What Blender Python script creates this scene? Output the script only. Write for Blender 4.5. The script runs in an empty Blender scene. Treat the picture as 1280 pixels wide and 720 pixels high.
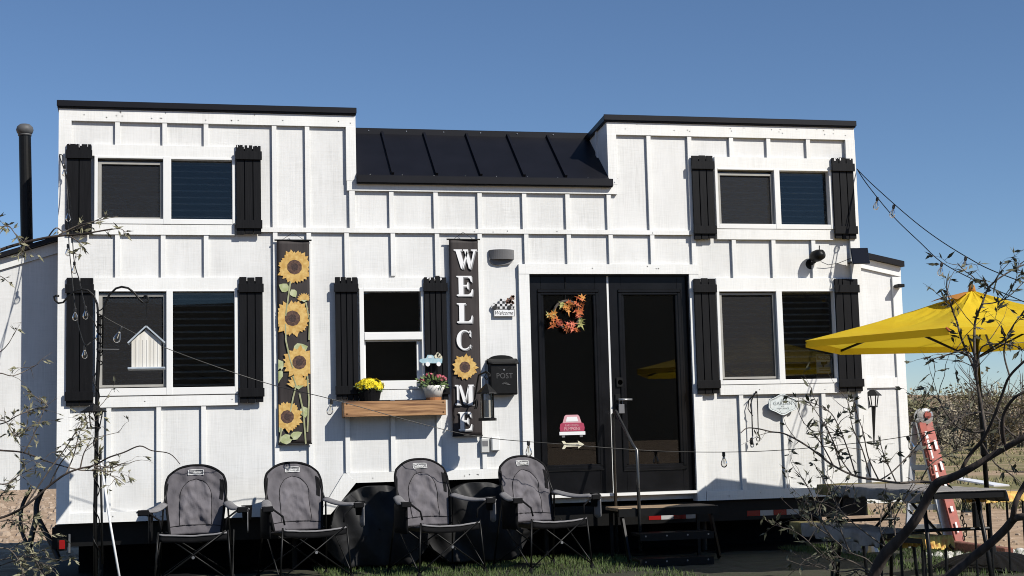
import bpy, bmesh, math, random
from mathutils import Vector, Matrix, noise
random.seed(7)
PI = math.pi
S = bpy.context.scene
COL = S.collection
R = math.radians

# ------------------------------------------------------------------ camera model (solved from the photograph)
F, YAW, PITCH, ROLL = 1830.0, 0.228299720, 0.102995327, -0.0254125585
DCAM, HCAM = 12.964, 1.11

def cam_axes():
    cy, sy = math.cos(YAW), math.sin(YAW)
    A = Matrix(((cy, -sy, 0), (sy, cy, 0), (0, 0, 1)))
    B = Matrix(((1, 0, 0), (0, 0, -1), (0, 1, 0)))
    cp, sp = math.cos(PITCH), math.sin(PITCH)
    Pm = Matrix(((1, 0, 0), (0, cp, sp), (0, -sp, cp)))
    cr, sr = math.cos(ROLL), math.sin(ROLL)
    Q = Matrix(((cr, -sr, 0), (sr, cr, 0), (0, 0, 1)))
    return Q @ Pm @ B @ A
M3 = cam_axes()
CAMPOS = Vector((0, -DCAM, HCAM))

def ray(u, v):
    return M3.transposed() @ Vector(((u - 640) / F, (v - 360) / F, 1.0))
def P(u, v, Y=0.0):
    """measured point (u, v) of the photograph on the upright plane Y"""
    d = ray(u, v); t = (Y + DCAM) / d.y
    return CAMPOS + d * t
def PZ(u, v, Z=0.0):
    """measured point on the level plane Z"""
    d = ray(u, v); t = (Z - HCAM) / d.z
    return CAMPOS + d * t
def PD(u, v, dep):
    """measured point at a distance along the view axis"""
    return CAMPOS + ray(u, v) * dep
def rectw(u0, v0, u1, v1, Y=0.0):
    um, vm = (u0 + u1) / 2, (v0 + v1) / 2
    return (P(u0, vm, Y).x, P(u1, vm, Y).x, P(um, v1, Y).z, P(um, v0, Y).z)

cam = bpy.data.cameras.new('camera'); camo = bpy.data.objects.new('camera', cam); COL.objects.link(camo)
rot = Matrix((M3[0], -M3[1], -M3[2])).transposed()
camo.matrix_world = Matrix.Translation(CAMPOS) @ rot.to_4x4()
cam.sensor_width = 36; cam.lens = F / 1280 * 36; cam.clip_start = .05; cam.clip_end = 3000
S.camera = camo

# ------------------------------------------------------------------ light
AZ, EL = R(38.7), R(40.6)
tosun = Vector((math.sin(AZ) * math.cos(EL), -math.cos(AZ) * math.cos(EL), math.sin(EL)))
sl = bpy.data.lights.new('sun', 'SUN'); so = bpy.data.objects.new('sun', sl); COL.objects.link(so)
sl.energy = 4.6; sl.angle = R(.53); sl.color = (1, .955, .88)
so.rotation_euler = tosun.to_track_quat('Z', 'Y').to_euler()
so.location = (8, -14, 14)
W = bpy.data.worlds.new('World'); S.world = W; W.use_nodes = True
wn = W.node_tree.nodes; bg = wn['Background']
sky = wn.new('ShaderNodeTexSky'); sky.sky_type = 'NISHITA'; sky.sun_disc = False
sky.sun_elevation = EL; sky.sun_rotation = PI - AZ
sky.altitude = 600; sky.air_density = .9; sky.dust_density = 0; sky.ozone_density = 5.8
W.node_tree.links.new(sky.outputs[0], bg.inputs[0]); bg.inputs[1].default_value = .085
S.view_settings.view_transform = 'Standard'; S.view_settings.look = 'None'
S.view_settings.gamma = 1; S.view_settings.use_curve_mapping = False
S.view_settings.exposure = .22
S.cycles.pixel_filter_type = 'BLACKMAN_HARRIS'; S.cycles.filter_width = 1.0; S.cycles.diffuse_bounces = 1

# ------------------------------------------------------------------ materials
def mat(name, col, rough=.6, metal=0, spec=.5, var=0, vscale=6.0, stretch=(1, 1, 1), bump=0, bscale=60.0, bstretch=(1, 1, 1), col2=None, detail=5, trans=0, sheen=0):
    m = bpy.data.materials.new(name); m.use_nodes = True
    nt = m.node_tree; b = nt.nodes['Principled BSDF']
    b.inputs['Base Color'].default_value = (*col, 1); b.inputs['Roughness'].default_value = rough
    b.inputs['Metallic'].default_value = metal; b.inputs['Specular IOR Level'].default_value = spec
    if sheen: b.inputs['Sheen Weight'].default_value = sheen
    tc = nt.nodes.new('ShaderNodeTexCoord')
    def nz(scale, st, det):
        mp = nt.nodes.new('ShaderNodeMapping'); mp.inputs['Scale'].default_value = st
        nt.links.new(tc.outputs['Object'], mp.inputs[0])
        n = nt.nodes.new('ShaderNodeTexNoise'); n.inputs['Scale'].default_value = scale; n.inputs['Detail'].default_value = det
        nt.links.new(mp.outputs[0], n.inputs[0]); return n
    if var or col2:
        n = nz(vscale, stretch, detail)
        rp = nt.nodes.new('ShaderNodeValToRGB')
        c2 = col2 if col2 else tuple(c * (1 - var) for c in col)
        rp.color_ramp.elements[0].position = .35; rp.color_ramp.elements[1].position = .65
        rp.color_ramp.elements[0].color = (*c2, 1); rp.color_ramp.elements[1].color = (*col, 1)
        nt.links.new(n.outputs[0], rp.inputs[0]); nt.links.new(rp.outputs[0], b.inputs['Base Color'])
    if bump:
        n2 = nz(bscale, bstretch, 4)
        bp = nt.nodes.new('ShaderNodeBump'); bp.inputs['Strength'].default_value = bump; bp.inputs['Distance'].default_value = .01
        nt.links.new(n2.outputs[0], bp.inputs['Height']); nt.links.new(bp.outputs[0], b.inputs['Normal'])
    return m

def siding_mat(name, base, lo, amt):
    """white paint over rough sawn plywood: weave of fine grain both ways plus worn grey patches"""
    m = bpy.data.materials.new(name); m.use_nodes = True; nt = m.node_tree; N = nt.nodes; L = nt.links
    b = N['Principled BSDF']; b.inputs['Roughness'].default_value = .55; b.inputs['Specular IOR Level'].default_value = .35
    tc = N.new('ShaderNodeTexCoord')
    def nz(sc, st, det=4, dist=0):
        mp = N.new('ShaderNodeMapping'); mp.inputs['Scale'].default_value = st; L.new(tc.outputs['Object'], mp.inputs[0])
        n = N.new('ShaderNodeTexNoise'); n.inputs['Scale'].default_value = sc; n.inputs['Detail'].default_value = det
        n.inputs['Distortion'].default_value = dist
        L.new(mp.outputs[0], n.inputs[0]); return n.outputs[0]
    def mth(op, a, bb):
        q = N.new('ShaderNodeMath'); q.operation = op
        for i, x in enumerate((a, bb)):
            if isinstance(x, (int, float)): q.inputs[i].default_value = x
            else: L.new(x, q.inputs[i])
        return q.outputs[0]
    v = nz(1, (70, 70, 2.5), 5, 1.4); h = nz(1, (6, 6, 75), 5, 1.2); big = nz(2.2, (1, 1, 1), 4); mid = nz(9, (1, 1, .6), 4)
    g = mth('ADD', mth('MULTIPLY', v, .6), mth('MULTIPLY', h, .4))
    mask = mth('MULTIPLY', mth('ADD', big, mid), .5)
    rp = N.new('ShaderNodeValToRGB'); rp.color_ramp.elements[0].position = .40; rp.color_ramp.elements[1].position = .60
    L.new(g, rp.inputs[0])
    mr = N.new('ShaderNodeMapRange'); mr.inputs[1].default_value = .38; mr.inputs[2].default_value = .66; mr.inputs[3].default_value = .15; mr.inputs[4].default_value = 1.0
    L.new(mask, mr.inputs[0])
    inv = mth('SUBTRACT', 1.0, rp.outputs[0]); f = mth('MULTIPLY', mth('MULTIPLY', inv, mr.outputs[0]), amt)
    gr_ = N.new('ShaderNodeMapRange'); gr_.inputs[1].default_value = .35; gr_.inputs[2].default_value = .75; gr_.inputs[3].default_value = 0; gr_.inputs[4].default_value = .30
    L.new(nz(3.3, (1, 1, .35), 6, .4), gr_.inputs[0]); f = mth('ADD', f, gr_.outputs[0])
    mx = N.new('ShaderNodeMix'); mx.data_type = 'RGBA'
    mx.inputs['A'].default_value = (*base, 1); mx.inputs['B'].default_value = (*lo, 1)
    L.new(f, mx.inputs['Factor']); L.new(mx.outputs['Result'], b.inputs['Base Color'])
    bp = N.new('ShaderNodeBump'); bp.inputs['Strength'].default_value = .35; bp.inputs['Distance'].default_value = .004
    L.new(g, bp.inputs['Height']); L.new(bp.outputs[0], b.inputs['Normal'])
    return m

def glass_mat(name, tint, rough=0.0, ior=1.5):
    m = bpy.data.materials.new(name); m.use_nodes = True; nt = m.node_tree; N = nt.nodes; L = nt.links
    N.remove(N['Principled BSDF']); out = N['Material Output']
    t = N.new('ShaderNodeBsdfTransparent'); t.inputs[0].default_value = (*tint, 1)
    g = N.new('ShaderNodeBsdfGlossy'); g.inputs['Roughness'].default_value = rough
    fr = N.new('ShaderNodeFresnel'); fr.inputs[0].default_value = ior
    mx = N.new('ShaderNodeMixShader'); L.new(fr.outputs[0], mx.inputs[0]); L.new(t.outputs[0], mx.inputs[1]); L.new(g.outputs[0], mx.inputs[2])
    L.new(mx.outputs[0], out.inputs[0]); return m

def screen_mat(name, col, alpha):
    m = bpy.data.materials.new(name); m.use_nodes = True; nt = m.node_tree; N = nt.nodes; L = nt.links
    b = N['Principled BSDF']; b.inputs['Base Color'].default_value = (*col, 1); b.inputs['Roughness'].default_value = .7
    b.inputs['Alpha'].default_value = alpha
    return m

def cloth_mat(name, col, col2, transl=.25, vscale=5, bump=.1, bscale=400):
    m = mat(name, col, .8, 0, .2, vscale=vscale, col2=col2, bump=bump, bscale=bscale)
    nt = m.node_tree; N = nt.nodes; L = nt.links
    if transl:
        b = N['Principled BSDF']; t = N.new('ShaderNodeBsdfTranslucent'); t.inputs[0].default_value = (*col, 1)
        mx = N.new('ShaderNodeMixShader'); mx.inputs[0].default_value = transl
        L.new(b.outputs[0], mx.inputs[1]); L.new(t.outputs[0], mx.inputs[2]); L.new(mx.outputs[0], N['Material Output'].inputs[0])
    return m

M = {}
M['siding'] = siding_mat('painted plywood siding', (.77, .77, .755), (.50, .50, .48), .45)
M['trim'] = siding_mat('white painted trim', (.84, .84, .82), (.56, .56, .53), .35)
M['vinyl'] = mat('white vinyl', (.82, .82, .80), .35, var=.05, vscale=3)
M['vinyl_grey'] = mat('grey screen frame', (.36, .35, .32), .45, var=.12, vscale=12)
M['blk'] = mat('black paint', (.0065, .0065, .0075), .5, spec=.18, var=.35, vscale=25, stretch=(1, 1, .15), bump=.15, bscale=60, bstretch=(1, 1, .1))
M['door'] = mat('black door paint', (.006, .006, .007), .3, spec=.28, var=.5, vscale=7, bump=.05, bscale=30)
M['roof'] = mat('black metal roofing', (.007, .007, .010), .45, metal=.0, spec=.25, var=.25, vscale=4)
M['dark'] = mat('dark interior', (.012, .012, .012), .9)
M['blind'] = mat('window blind slat', (.58, .57, .54), .6)
M['glass'] = glass_mat('window glass', (.70, .72, .72), ior=1.5)
M['clear'] = glass_mat('clear bulb glass', (.93, .93, .92))
M['screen'] = screen_mat('insect screen', (.018, .018, .020), .30)
M['iron'] = mat('black iron', (.006, .006, .006), .45, spec=.25, var=.3, vscale=30)
M['steel'] = mat('galvanised steel', (.42, .42, .42), .35, metal=.8, var=.25, vscale=14)
M['alu'] = mat('aluminium', (.55, .55, .55), .35, metal=.7, var=.2, vscale=9)
M['chair'] = mat('grey chair fabric', (.13, .122, .132), .85, spec=.2, var=.25, vscale=9, bump=1.0, bscale=15, bstretch=(1, 1, .55))
M['chairpad'] = mat('lighter grey chair padding', (.16, .15, .162), .85, spec=.2, var=.25, vscale=10, bump=1.0, bscale=14, bstretch=(1.4, 1, .5))
M['armpad'] = mat('grey chair arm fabric', (.22, .215, .22), .7, spec=.25, var=.2, vscale=20, bump=.1, bscale=300)
M['blkfab'] = mat('black fabric', (.006, .006, .007), .8, spec=.15, var=.3, vscale=20, bump=.2, bscale=200)
M['logo'] = mat('white stitching', (.75, .75, .73), .6)
M['vinylblk'] = mat('black vinyl cover', (.026, .026, .027), .55, spec=.25, var=.3, vscale=8, bump=.3, bscale=14)
M['wood'] = mat('oiled plank', (.46, .25, .11), .6, vscale=3.0, stretch=(1.0, 8, 16), col2=(.13, .055, .02), bump=.3, bscale=8, bstretch=(1, 8, 20), detail=8)
M['deckwood'] = mat('weathered tread', (.36, .26, .16), .8, vscale=4, stretch=(1.5, 14, 1), col2=(.2, .14, .09), bump=.3, bscale=40)
M['edging'] = mat('reddish timber', (.22, .085, .055), .8, vscale=5, stretch=(2, 12, 12), col2=(.12, .05, .035), bump=.2, bscale=50)
M['banner'] = mat('dark brown banner cloth', (.030, .022, .021), .7, var=.35, vscale=5, stretch=(8, 8, .7), bump=.15, bscale=8, bstretch=(3, 3, .5))
M['petal'] = mat('printed yellow petal', (.66, .45, .15), .7, vscale=30, col2=(.50, .29, .07))
M['petal2'] = mat('printed orange petal', (.52, .29, .06), .7, vscale=40, col2=(.66, .44, .15))
M['seedhead'] = mat('printed seed head', (.05, .025, .018), .8, vscale=60, col2=(.13, .07, .05))
M['seedcore'] = mat('printed seed core', (.022, .012, .012), .8, vscale=90, col2=(.07, .04, .035))
M['leafprint'] = mat('printed leaf', (.33, .37, .16), .7, vscale=25, col2=(.50, .52, .33))
M['stemprint'] = mat('printed stem', (.42, .42, .26), .7, vscale=20, col2=(.30, .32, .16))
M['white'] = mat('white print', (.80, .80, .80), .6)
M['greyprint'] = mat('grey print', (.22, .22, .225), .6)
M['signblue'] = mat('pale blue paint', (.30, .48, .56), .6, vscale=30, col2=(.42, .56, .60))
M['sand'] = mat('sandy ground', (.34, .245, .155), .95, spec=.1, vscale=.35, col2=(.25, .175, .105), bump=.6, bscale=9, detail=12)
M['umb'] = cloth_mat('yellow canvas', (.92, .67, .035), (.88, .59, .025), .40, vscale=3, bump=.3, bscale=9)
M['umbvent'] = cloth_mat('faded orange canvas', (.50, .22, .05), (.40, .17, .04), .15)
M['tcloth'] = cloth_mat('grey table cloth', (.30, .28, .26), (.21, .195, .185), 0, vscale=9, bump=.3, bscale=120)
M['tyellow'] = cloth_mat('yellow print cloth', (.72, .58, .16), (.62, .30, .10), 0, vscale=28)
M['tolive'] = cloth_mat('olive cloth edge', (.24, .20, .075), (.10, .08, .04), 0, vscale=16)
M['red'] = mat('red fibreglass', (.40, .085, .06), .6, vscale=18, col2=(.30, .08, .06))
M['tail'] = mat('red lens', (.26, .008, .008), .25)
M['tapewhite'] = mat('silver reflective tape', (.45, .45, .46), .3)
M['terra'] = mat('terracotta', (.42, .17, .06), .8, var=.3, vscale=20)
M['potwhite'] = mat('white glazed pot', (.78, .76, .71), .3, var=.06, vscale=10)
M['yflower'] = mat('yellow chrysanthemum', (.88, .74, .02), .7, vscale=60, col2=(.80, .60, .01))
M['pinkflower'] = mat('pink flower', (.52, .07, .12), .7, vscale=50, col2=(.70, .22, .26))
M['leaf'] = mat('pot plant leaf', (.07, .12, .035), .6, vscale=40, col2=(.11, .16, .05))
M['bark'] = mat('mesquite bark', (.060, .043, .034), .9, vscale=12, stretch=(3, 3, .6), col2=(.024, .018, .015), bump=.6, bscale=30, bstretch=(1, 1, .3))
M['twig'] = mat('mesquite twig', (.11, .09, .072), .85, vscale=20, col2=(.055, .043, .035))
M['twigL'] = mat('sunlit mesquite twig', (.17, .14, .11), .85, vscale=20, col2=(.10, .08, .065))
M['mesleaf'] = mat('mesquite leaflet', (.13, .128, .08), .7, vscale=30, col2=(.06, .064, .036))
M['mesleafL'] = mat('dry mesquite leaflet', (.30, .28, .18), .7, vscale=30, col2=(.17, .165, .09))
M['bushA'] = mat('desert shrub leaf', (.22, .20, .13), .8, vscale=1.5, col2=(.30, .26, .18))
M['bushB'] = mat('green shrub leaf', (.22, .22, .11), .8, vscale=1.2, col2=(.28, .26, .15))
M['bushC'] = mat('dry shrub leaf', (.36, .30, .21), .8, vscale=1.5, col2=(.25, .21, .14))
M['grass'] = mat('lawn blade', (.045, .085, .014), .7, vscale=8, col2=(.085, .11, .03))
M['soil'] = mat('lawn soil', (.026, .032, .012), .95, vscale=14, col2=(.035, .03, .018), bump=.5, bscale=60)
M['rubber'] = mat('tyre rubber', (.012, .012, .012), .8, bump=.3, bscale=60)
M['concrete'] = mat('concrete block', (.32, .31, .30), .9, var=.3, vscale=25, bump=.4, bscale=120)
M['greyplastic'] = mat('grey plastic', (.16, .16, .165), .5)
M['lightgrey'] = mat('light grey plastic', (.55, .55, .53), .5)
M['postgrey'] = mat('dull raised lettering', (.07, .07, .07), .6)
M['panel'] = mat('solar cell', (.006, .006, .009), .15)
M['pinkred'] = mat('crimson truck paint', (.42, .045, .10), .5, vscale=30, col2=(.34, .04, .08))
M['pinkpale'] = mat('pale pink truck paint', (.62, .33, .36), .5)
M['cream'] = mat('cream painted arrow', (.70, .66, .50), .6, var=.15, vscale=40)
M['gsign'] = mat('whitewashed metal sign', (.70, .74, .74), .6, vscale=30, col2=(.56, .62, .62))
M['notband'] = mat('brown notice band', (.16, .09, .06), .6)
M['gtext'] = mat('grey lettering', (.14, .16, .17), .7)
M['birdwhite'] = mat('white birdhouse boards', (.80, .78, .72), .7, vscale=2, stretch=(22, 22, .5), col2=(.62, .59, .52))
M['birdroof'] = mat('grey blue painted roof', (.34, .40, .46), .6, vscale=20, col2=(.44, .48, .52))
M['autumnA'] = mat('gold silk leaf', (.58, .30, .05), .7, vscale=40, col2=(.50, .15, .03))
M['autumnB'] = mat('rust silk leaf', (.40, .06, .02), .7, vscale=40, col2=(.50, .16, .03))
M['autumnC'] = mat('coral silk flower', (.68, .20, .10), .7, vscale=40, col2=(.40, .05, .03))
M['autumnD'] = mat('olive silk leaf', (.22, .23, .06), .7, vscale=40, col2=(.46, .43, .16))
M['candle'] = mat('frosted lantern sleeve', (.62, .58, .50), .6)
M['hose'] = mat('black hose', (.01, .01, .01), .5)
M['socket'] = mat('black bulb socket', (.012, .012, .012), .5)
M['filament'] = mat('bulb filament post', (.55, .50, .38), .5)
M['check'] = mat('black gingham', (.02, .02, .02), .7)
M['brownleaf'] = mat('brown cargo print', (.12, .055, .035), .8, vscale=50, col2=(.22, .12, .08))
M['pebble'] = mat('white stone mat', (.62, .61, .58), .85, var=.3, vscale=40)
M['stone'] = mat('desert stone', (.42, .33, .25), .9, vscale=3, col2=(.28, .21, .15))
M['drygrass'] = mat('dry field grass', (.30, .26, .13), .9, vscale=.6, col2=(.19, .19, .08))
M['mount'] = mat('scrubby hillside', (.10, .09, .06), .95, vscale=.03, col2=(.16, .13, .09))

# gingham for the little truck: real checks in the material
def check_mat():
    m = bpy.data.materials.new('buffalo check'); m.use_nodes = True; nt = m.node_tree
    c = nt.nodes.new('ShaderNodeTexChecker'); c.inputs['Scale'].default_value = 42
    c.inputs[1].default_value = (.015, .015, .015, 1); c.inputs[2].default_value = (.7, .7, .7, 1)
    t = nt.nodes.new('ShaderNodeTexCoord'); mp = nt.nodes.new('ShaderNodeMapping'); mp.inputs['Scale'].default_value = (1, 0, 1); mp.inputs['Location'].default_value = (.003, .011, .004)
    nt.links.new(t.outputs['Object'], mp.inputs[0]); nt.links.new(mp.outputs[0], c.inputs[0])
    nt.links.new(c.outputs[0], nt.nodes['Principled BSDF'].inputs['Base Color']); return m
M['gingham'] = check_mat()

# ground: sand with grassy bands far out
def ground_mat():
    m = bpy.data.materials.new('desert ground'); m.use_nodes = True; nt = m.node_tree; N = nt.nodes; L = nt.links
    b = N['Principled BSDF']; b.inputs['Roughness'].default_value = .95; b.inputs['Specular IOR Level'].default_value = .1
    tc = N.new('ShaderNodeTexCoord')
    def nz(sc, st=(1, 1, 1), det=8):
        mp = N.new('ShaderNodeMapping'); mp.inputs['Scale'].default_value = st; L.new(tc.outputs['Object'], mp.inputs[0])
        n = N.new('ShaderNodeTexNoise'); n.inputs['Scale'].default_value = sc; n.inputs['Detail'].default_value = det; L.new(mp.outputs[0], n.inputs[0]); return n.outputs[0]
    def ramp(x, p0, c0, p1, c1):
        r = N.new('ShaderNodeValToRGB'); e = r.color_ramp.elements; e[0].position = p0; e[0].color = (*c0, 1); e[1].position = p1; e[1].color = (*c1, 1); L.new(x, r.inputs[0]); return r.outputs[0]
    sandc = ramp(nz(2.5, det=12), .3, (.29, .20, .125), .7, (.48, .35, .24))
    grassc = ramp(nz(5, det=10), .3, (.13, .13, .055), .7, (.26, .22, .11))
    # grassy further out (Y > 12) in patches
    sep = N.new('ShaderNodeSeparateXYZ'); L.new(tc.outputs['Object'], sep.inputs[0])
    mr = N.new('ShaderNodeMapRange'); mr.inputs[1].default_value = 5; mr.inputs[2].default_value = 11; L.new(sep.outputs[1], mr.inputs[0])
    mx_ = N.new('ShaderNodeMapRange'); mx_.inputs[1].default_value = 1; mx_.inputs[2].default_value = 5; L.new(sep.outputs[0], mx_.inputs[0])
    pt = ramp(nz(.22, (1, 1.6, 1), 6), .36, (0, 0, 0), .56, (1, 1, 1))
    q = N.new('ShaderNodeMath'); q.operation = 'MULTIPLY'; L.new(mr.outputs[0], q.inputs[0]); L.new(pt, q.inputs[1])
    q2 = N.new('ShaderNodeMath'); q2.operation = 'MULTIPLY'; L.new(q.outputs[0], q2.inputs[0]); L.new(mx_.outputs[0], q2.inputs[1])
    mx = N.new('ShaderNodeMix'); mx.data_type = 'RGBA'; L.new(q2.outputs[0], mx.inputs['Factor']); L.new(sandc, mx.inputs['A']); L.new(grassc, mx.inputs['B'])
    L.new(mx.outputs['Result'], b.inputs['Base Color'])
    bp = N.new('ShaderNodeBump'); bp.inputs['Strength'].default_value = .8; bp.inputs['Distance'].default_value = .05
    L.new(nz(6, det=12), bp.inputs['Height']); L.new(bp.outputs[0], b.inputs['Normal'])
    return m
M['ground'] = ground_mat()

# ------------------------------------------------------------------ mesh building helpers
ORG = {}
class MB:
    def __init__(s): s.v = []; s.f = []
    def add(s, vs, fs):
        o = len(s.v); s.v += [Vector(p) for p in vs]; s.f += [tuple(i + o for i in f) for f in fs]; return s
    def box(s, x0, x1, y0, y1, z0, z1):
        if x0 > x1: x0, x1 = x1, x0
        if y0 > y1: y0, y1 = y1, y0
        if z0 > z1: z0, z1 = z1, z0
        return s.add([(x0, y0, z0), (x1, y0, z0), (x1, y1, z0), (x0, y1, z0), (x0, y0, z1), (x1, y0, z1), (x1, y1, z1), (x0, y1, z1)],
                     [(0, 3, 2, 1), (4, 5, 6, 7), (0, 1, 5, 4), (1, 2, 6, 5), (2, 3, 7, 6), (3, 0, 4, 7)])
    def obox(s, c, half, mat3):
        c = Vector(c)
        vs = [c + mat3 @ Vector((a * half[0], b * half[1], d * half[2])) for d in (-1, 1) for a, b in ((-1, -1), (1, -1), (1, 1), (-1, 1))]
        return s.add(vs, [(0, 3, 2, 1), (4, 5, 6, 7), (0, 1, 5, 4), (1, 2, 6, 5), (2, 3, 7, 6), (3, 0, 4, 7)])
    def bar(s, a, b, w, t, up=(0, 0, 1)):
        a, b = Vector(a), Vector(b); d = (b - a); l = d.length; d.normalize()
        x = d.cross(Vector(up))
        if x.length < 1e-4: x = d.cross(Vector((0, 1, 0)))
        x.normalize(); z = x.cross(d)
        return s.obox((a + b) / 2, (w / 2, l / 2, t / 2), Matrix((x, d, z)).transposed())
    def prism(s, pts, y0, y1):
        """outline of (x, z) points extruded between y0 and y1"""
        n = len(pts)
        a = sum(pts[i][0] * pts[(i + 1) % n][1] - pts[(i + 1) % n][0] * pts[i][1] for i in range(n))
        if a < 0: pts = pts[::-1]
        vs = [(x, y0, z) for x, z in pts] + [(x, y1, z) for x, z in pts]
        fs = [tuple(range(n)), tuple(range(2 * n - 1, n - 1, -1))] + [(i, i + n, (i + 1) % n + n, (i + 1) % n) for i in range(n)]
        return s.add(vs, fs)
    def tube(s, pts, r, n=8, cap=True):
        pts = [Vector(p) for p in pts]; m = len(pts)
        rs = r if isinstance(r, (list, tuple)) else [r] * m
        t0 = (pts[1] - pts[0]).normalized(); u = t0.orthogonal().normalized()
        vs = []; fs = []
        for i in range(m):
            t = (pts[min(i + 1, m - 1)] - pts[max(i - 1, 0)])
            if t.length < 1e-9: t = t0.copy()
            t.normalize(); u = (u - t * u.dot(t))
            if u.length < 1e-6: u = t.orthogonal()
            u.normalize(); w = t.cross(u)
            for k in range(n):
                a = 2 * PI * k / n; vs.append(pts[i] + (u * math.cos(a) + w * math.sin(a)) * rs[i])
        for i in range(m - 1):
            for k in range(n):
                fs.append((i * n + k, i * n + (k + 1) % n, (i + 1) * n + (k + 1) % n, (i + 1) * n + k))
        if cap: fs += [tuple(range(n - 1, -1, -1)), tuple(range((m - 1) * n, m * n))]
        return s.add(vs, fs)
    def lathe(s, c, prof, n=16, ax=2):
        """profile of (radius, height) turned about an axis through c"""
        vs = []; fs = []; c = Vector(c)
        for r, h in prof:
            for k in range(n):
                a = 2 * PI * k / n; p = [r * math.cos(a), r * math.sin(a), h]
                if ax == 1: p = [p[0], p[2], -p[1]]
                if ax == 0: p = [p[2], p[0], p[1]]
                vs.append(c + Vector(p))
        m = len(prof)
        for i in range(m - 1):
            for k in range(n):
                fs.append((i * n + k, i * n + (k + 1) % n, (i + 1) * n + (k + 1) % n, (i + 1) * n + k))
        if prof[0][0] > 1e-5: fs.append(tuple(range(n - 1, -1, -1)))
        if prof[-1][0] > 1e-5: fs.append(tuple(range((m - 1) * n, m * n)))
        return s.add(vs, fs)
    def grid(s, fn, nu, nv):
        vs = [fn(i / nu, j / nv) for j in range(nv + 1) for i in range(nu + 1)]
        fs = [(j * (nu + 1) + i, j * (nu + 1) + i + 1, (j + 1) * (nu + 1) + i + 1, (j + 1) * (nu + 1) + i) for j in range(nv) for i in range(nu)]
        return s.add(vs, fs)
    def shell(s, fn, off, nu, nv):
        """a grid with thickness: fn(u,v) front, off = offset vector to the back"""
        off = Vector(off); n1 = (nu + 1) * (nv + 1)
        A = [Vector(fn(i / nu, j / nv)) for j in range(nv + 1) for i in range(nu + 1)]
        vs = A + [p + off for p in A]; w = nu + 1; fs = []
        for j in range(nv):
            for i in range(nu):
                a = j * w + i; q = (a, a + 1, a + 1 + w, a + w); fs.append(q); fs.append(tuple(n1 + k for k in q[::-1]))
        edge = [i for i in range(w)] + [j * w + nu for j in range(1, nv + 1)] + [nv * w + i for i in range(nu - 1, -1, -1)] + [j * w for j in range(nv - 1, 0, -1)]
        for k in range(len(edge)):
            a, b = edge[k], edge[(k + 1) % len(edge)]; fs.append((b, a, a + n1, b + n1))
        return s.add(vs, fs)
    def build(s, name, m, parent=None, smooth=False, bevel=0, origin=None):
        if parent is not None: og = ORG[parent.name]
        elif origin is not None: og = Vector(origin)
        else:
            xs = [p.x for p in s.v]; ys = [p.y for p in s.v]; zs = [p.z for p in s.v]
            og = Vector(((min(xs) + max(xs)) / 2, (min(ys) + max(ys)) / 2, min(zs)))
        me = bpy.data.meshes.new(name); me.from_pydata([tuple(p - og) for p in s.v], [], s.f); me.materials.append(m if not isinstance(m, str) else M[m])
        if smooth: me.polygons.foreach_set('use_smooth', [True] * len(me.polygons))
        me.update()
        o = bpy.data.objects.new(name, me); COL.objects.link(o); ORG[o.name] = og
        if parent is not None: o.parent = parent
        else: o.location = og
        if bevel:
            b = o.modifiers.new('bevel', 'BEVEL'); b.width = bevel; b.segments = 1; b.limit_method = 'ANGLE'
        return o

def tag(o, label=None, cat=None, group=None, kind=None):
    if label: o['label'] = label
    if cat: o['category'] = cat
    if group: o['group'] = group
    if kind: o['kind'] = kind
    return o
def thing(name, label, cat, loc=(0, 0, 0), group=None):
    o = bpy.data.objects.new(name, None); COL.objects.link(o); o.location = loc; o.empty_display_size = .1
    ORG[o.name] = Vector(loc); return tag(o, label, cat, group)
def copy_tree(o, parent=None):
    c = o.copy(); COL.objects.link(c)
    if parent is not None: c.parent = parent
    for ch in list(o.children): copy_tree(ch, c)
    return c
def relabel(o, label): o['label'] = label; return o

VL = bpy.context.view_layer
def text_mb(txt, size, cx, cz, y, depth=.001, shear=0, wide=1.0, bold=0.0, maxw=None):
    """lettering as real thin solids standing on the X-Z plane, facing -Y, centred at (cx, cz)"""
    cu = bpy.data.curves.new('lettering', 'FONT'); cu.body = txt; cu.size = 1; cu.extrude = .5; cu.shear = shear; cu.offset = bold
    cu.resolution_u = 3
    ob = bpy.data.objects.new('lettering', cu); COL.objects.link(ob)
    dg = bpy.context.evaluated_depsgraph_get(); me = bpy.data.meshes.new_from_object(ob.evaluated_get(dg))
    mb = MB()
    xs = [v.co.x for v in me.vertices]; ys = [v.co.y for v in me.vertices]
    mx, my = (min(xs) + max(xs)) / 2, (min(ys) + max(ys)) / 2
    h = max(ys) - min(ys); k = size / h; kx = k * wide
    if maxw: kx = min(kx, maxw / (max(xs) - min(xs)))
    mb.add([(cx + (v.co.x - mx) * kx, y - (v.co.z + .5) * depth, cz + (v.co.y - my) * k) for v in me.vertices], [tuple(p.vertices) for p in me.polygons])
    bpy.data.objects.remove(ob); bpy.data.curves.remove(cu); bpy.data.meshes.remove(me)
    return mb

def wn_(p, s=1.0): return noise.noise(Vector(p) * s)

# ================================================================== THE TINY HOUSE
XL, XR = -.962, 6.470          # outer corners
ZB, ZT = .500, 4.045           # bottom of siding, top of siding on the tall ends
XA, XB = 1.597, 3.955          # where the low middle part begins and ends
ZM = 3.44
house = thing('tiny_house', 'white board and batten tiny house on a trailer with black shutters and black double doors', 'tiny house', (2.75, 1.25, 0))

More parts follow.
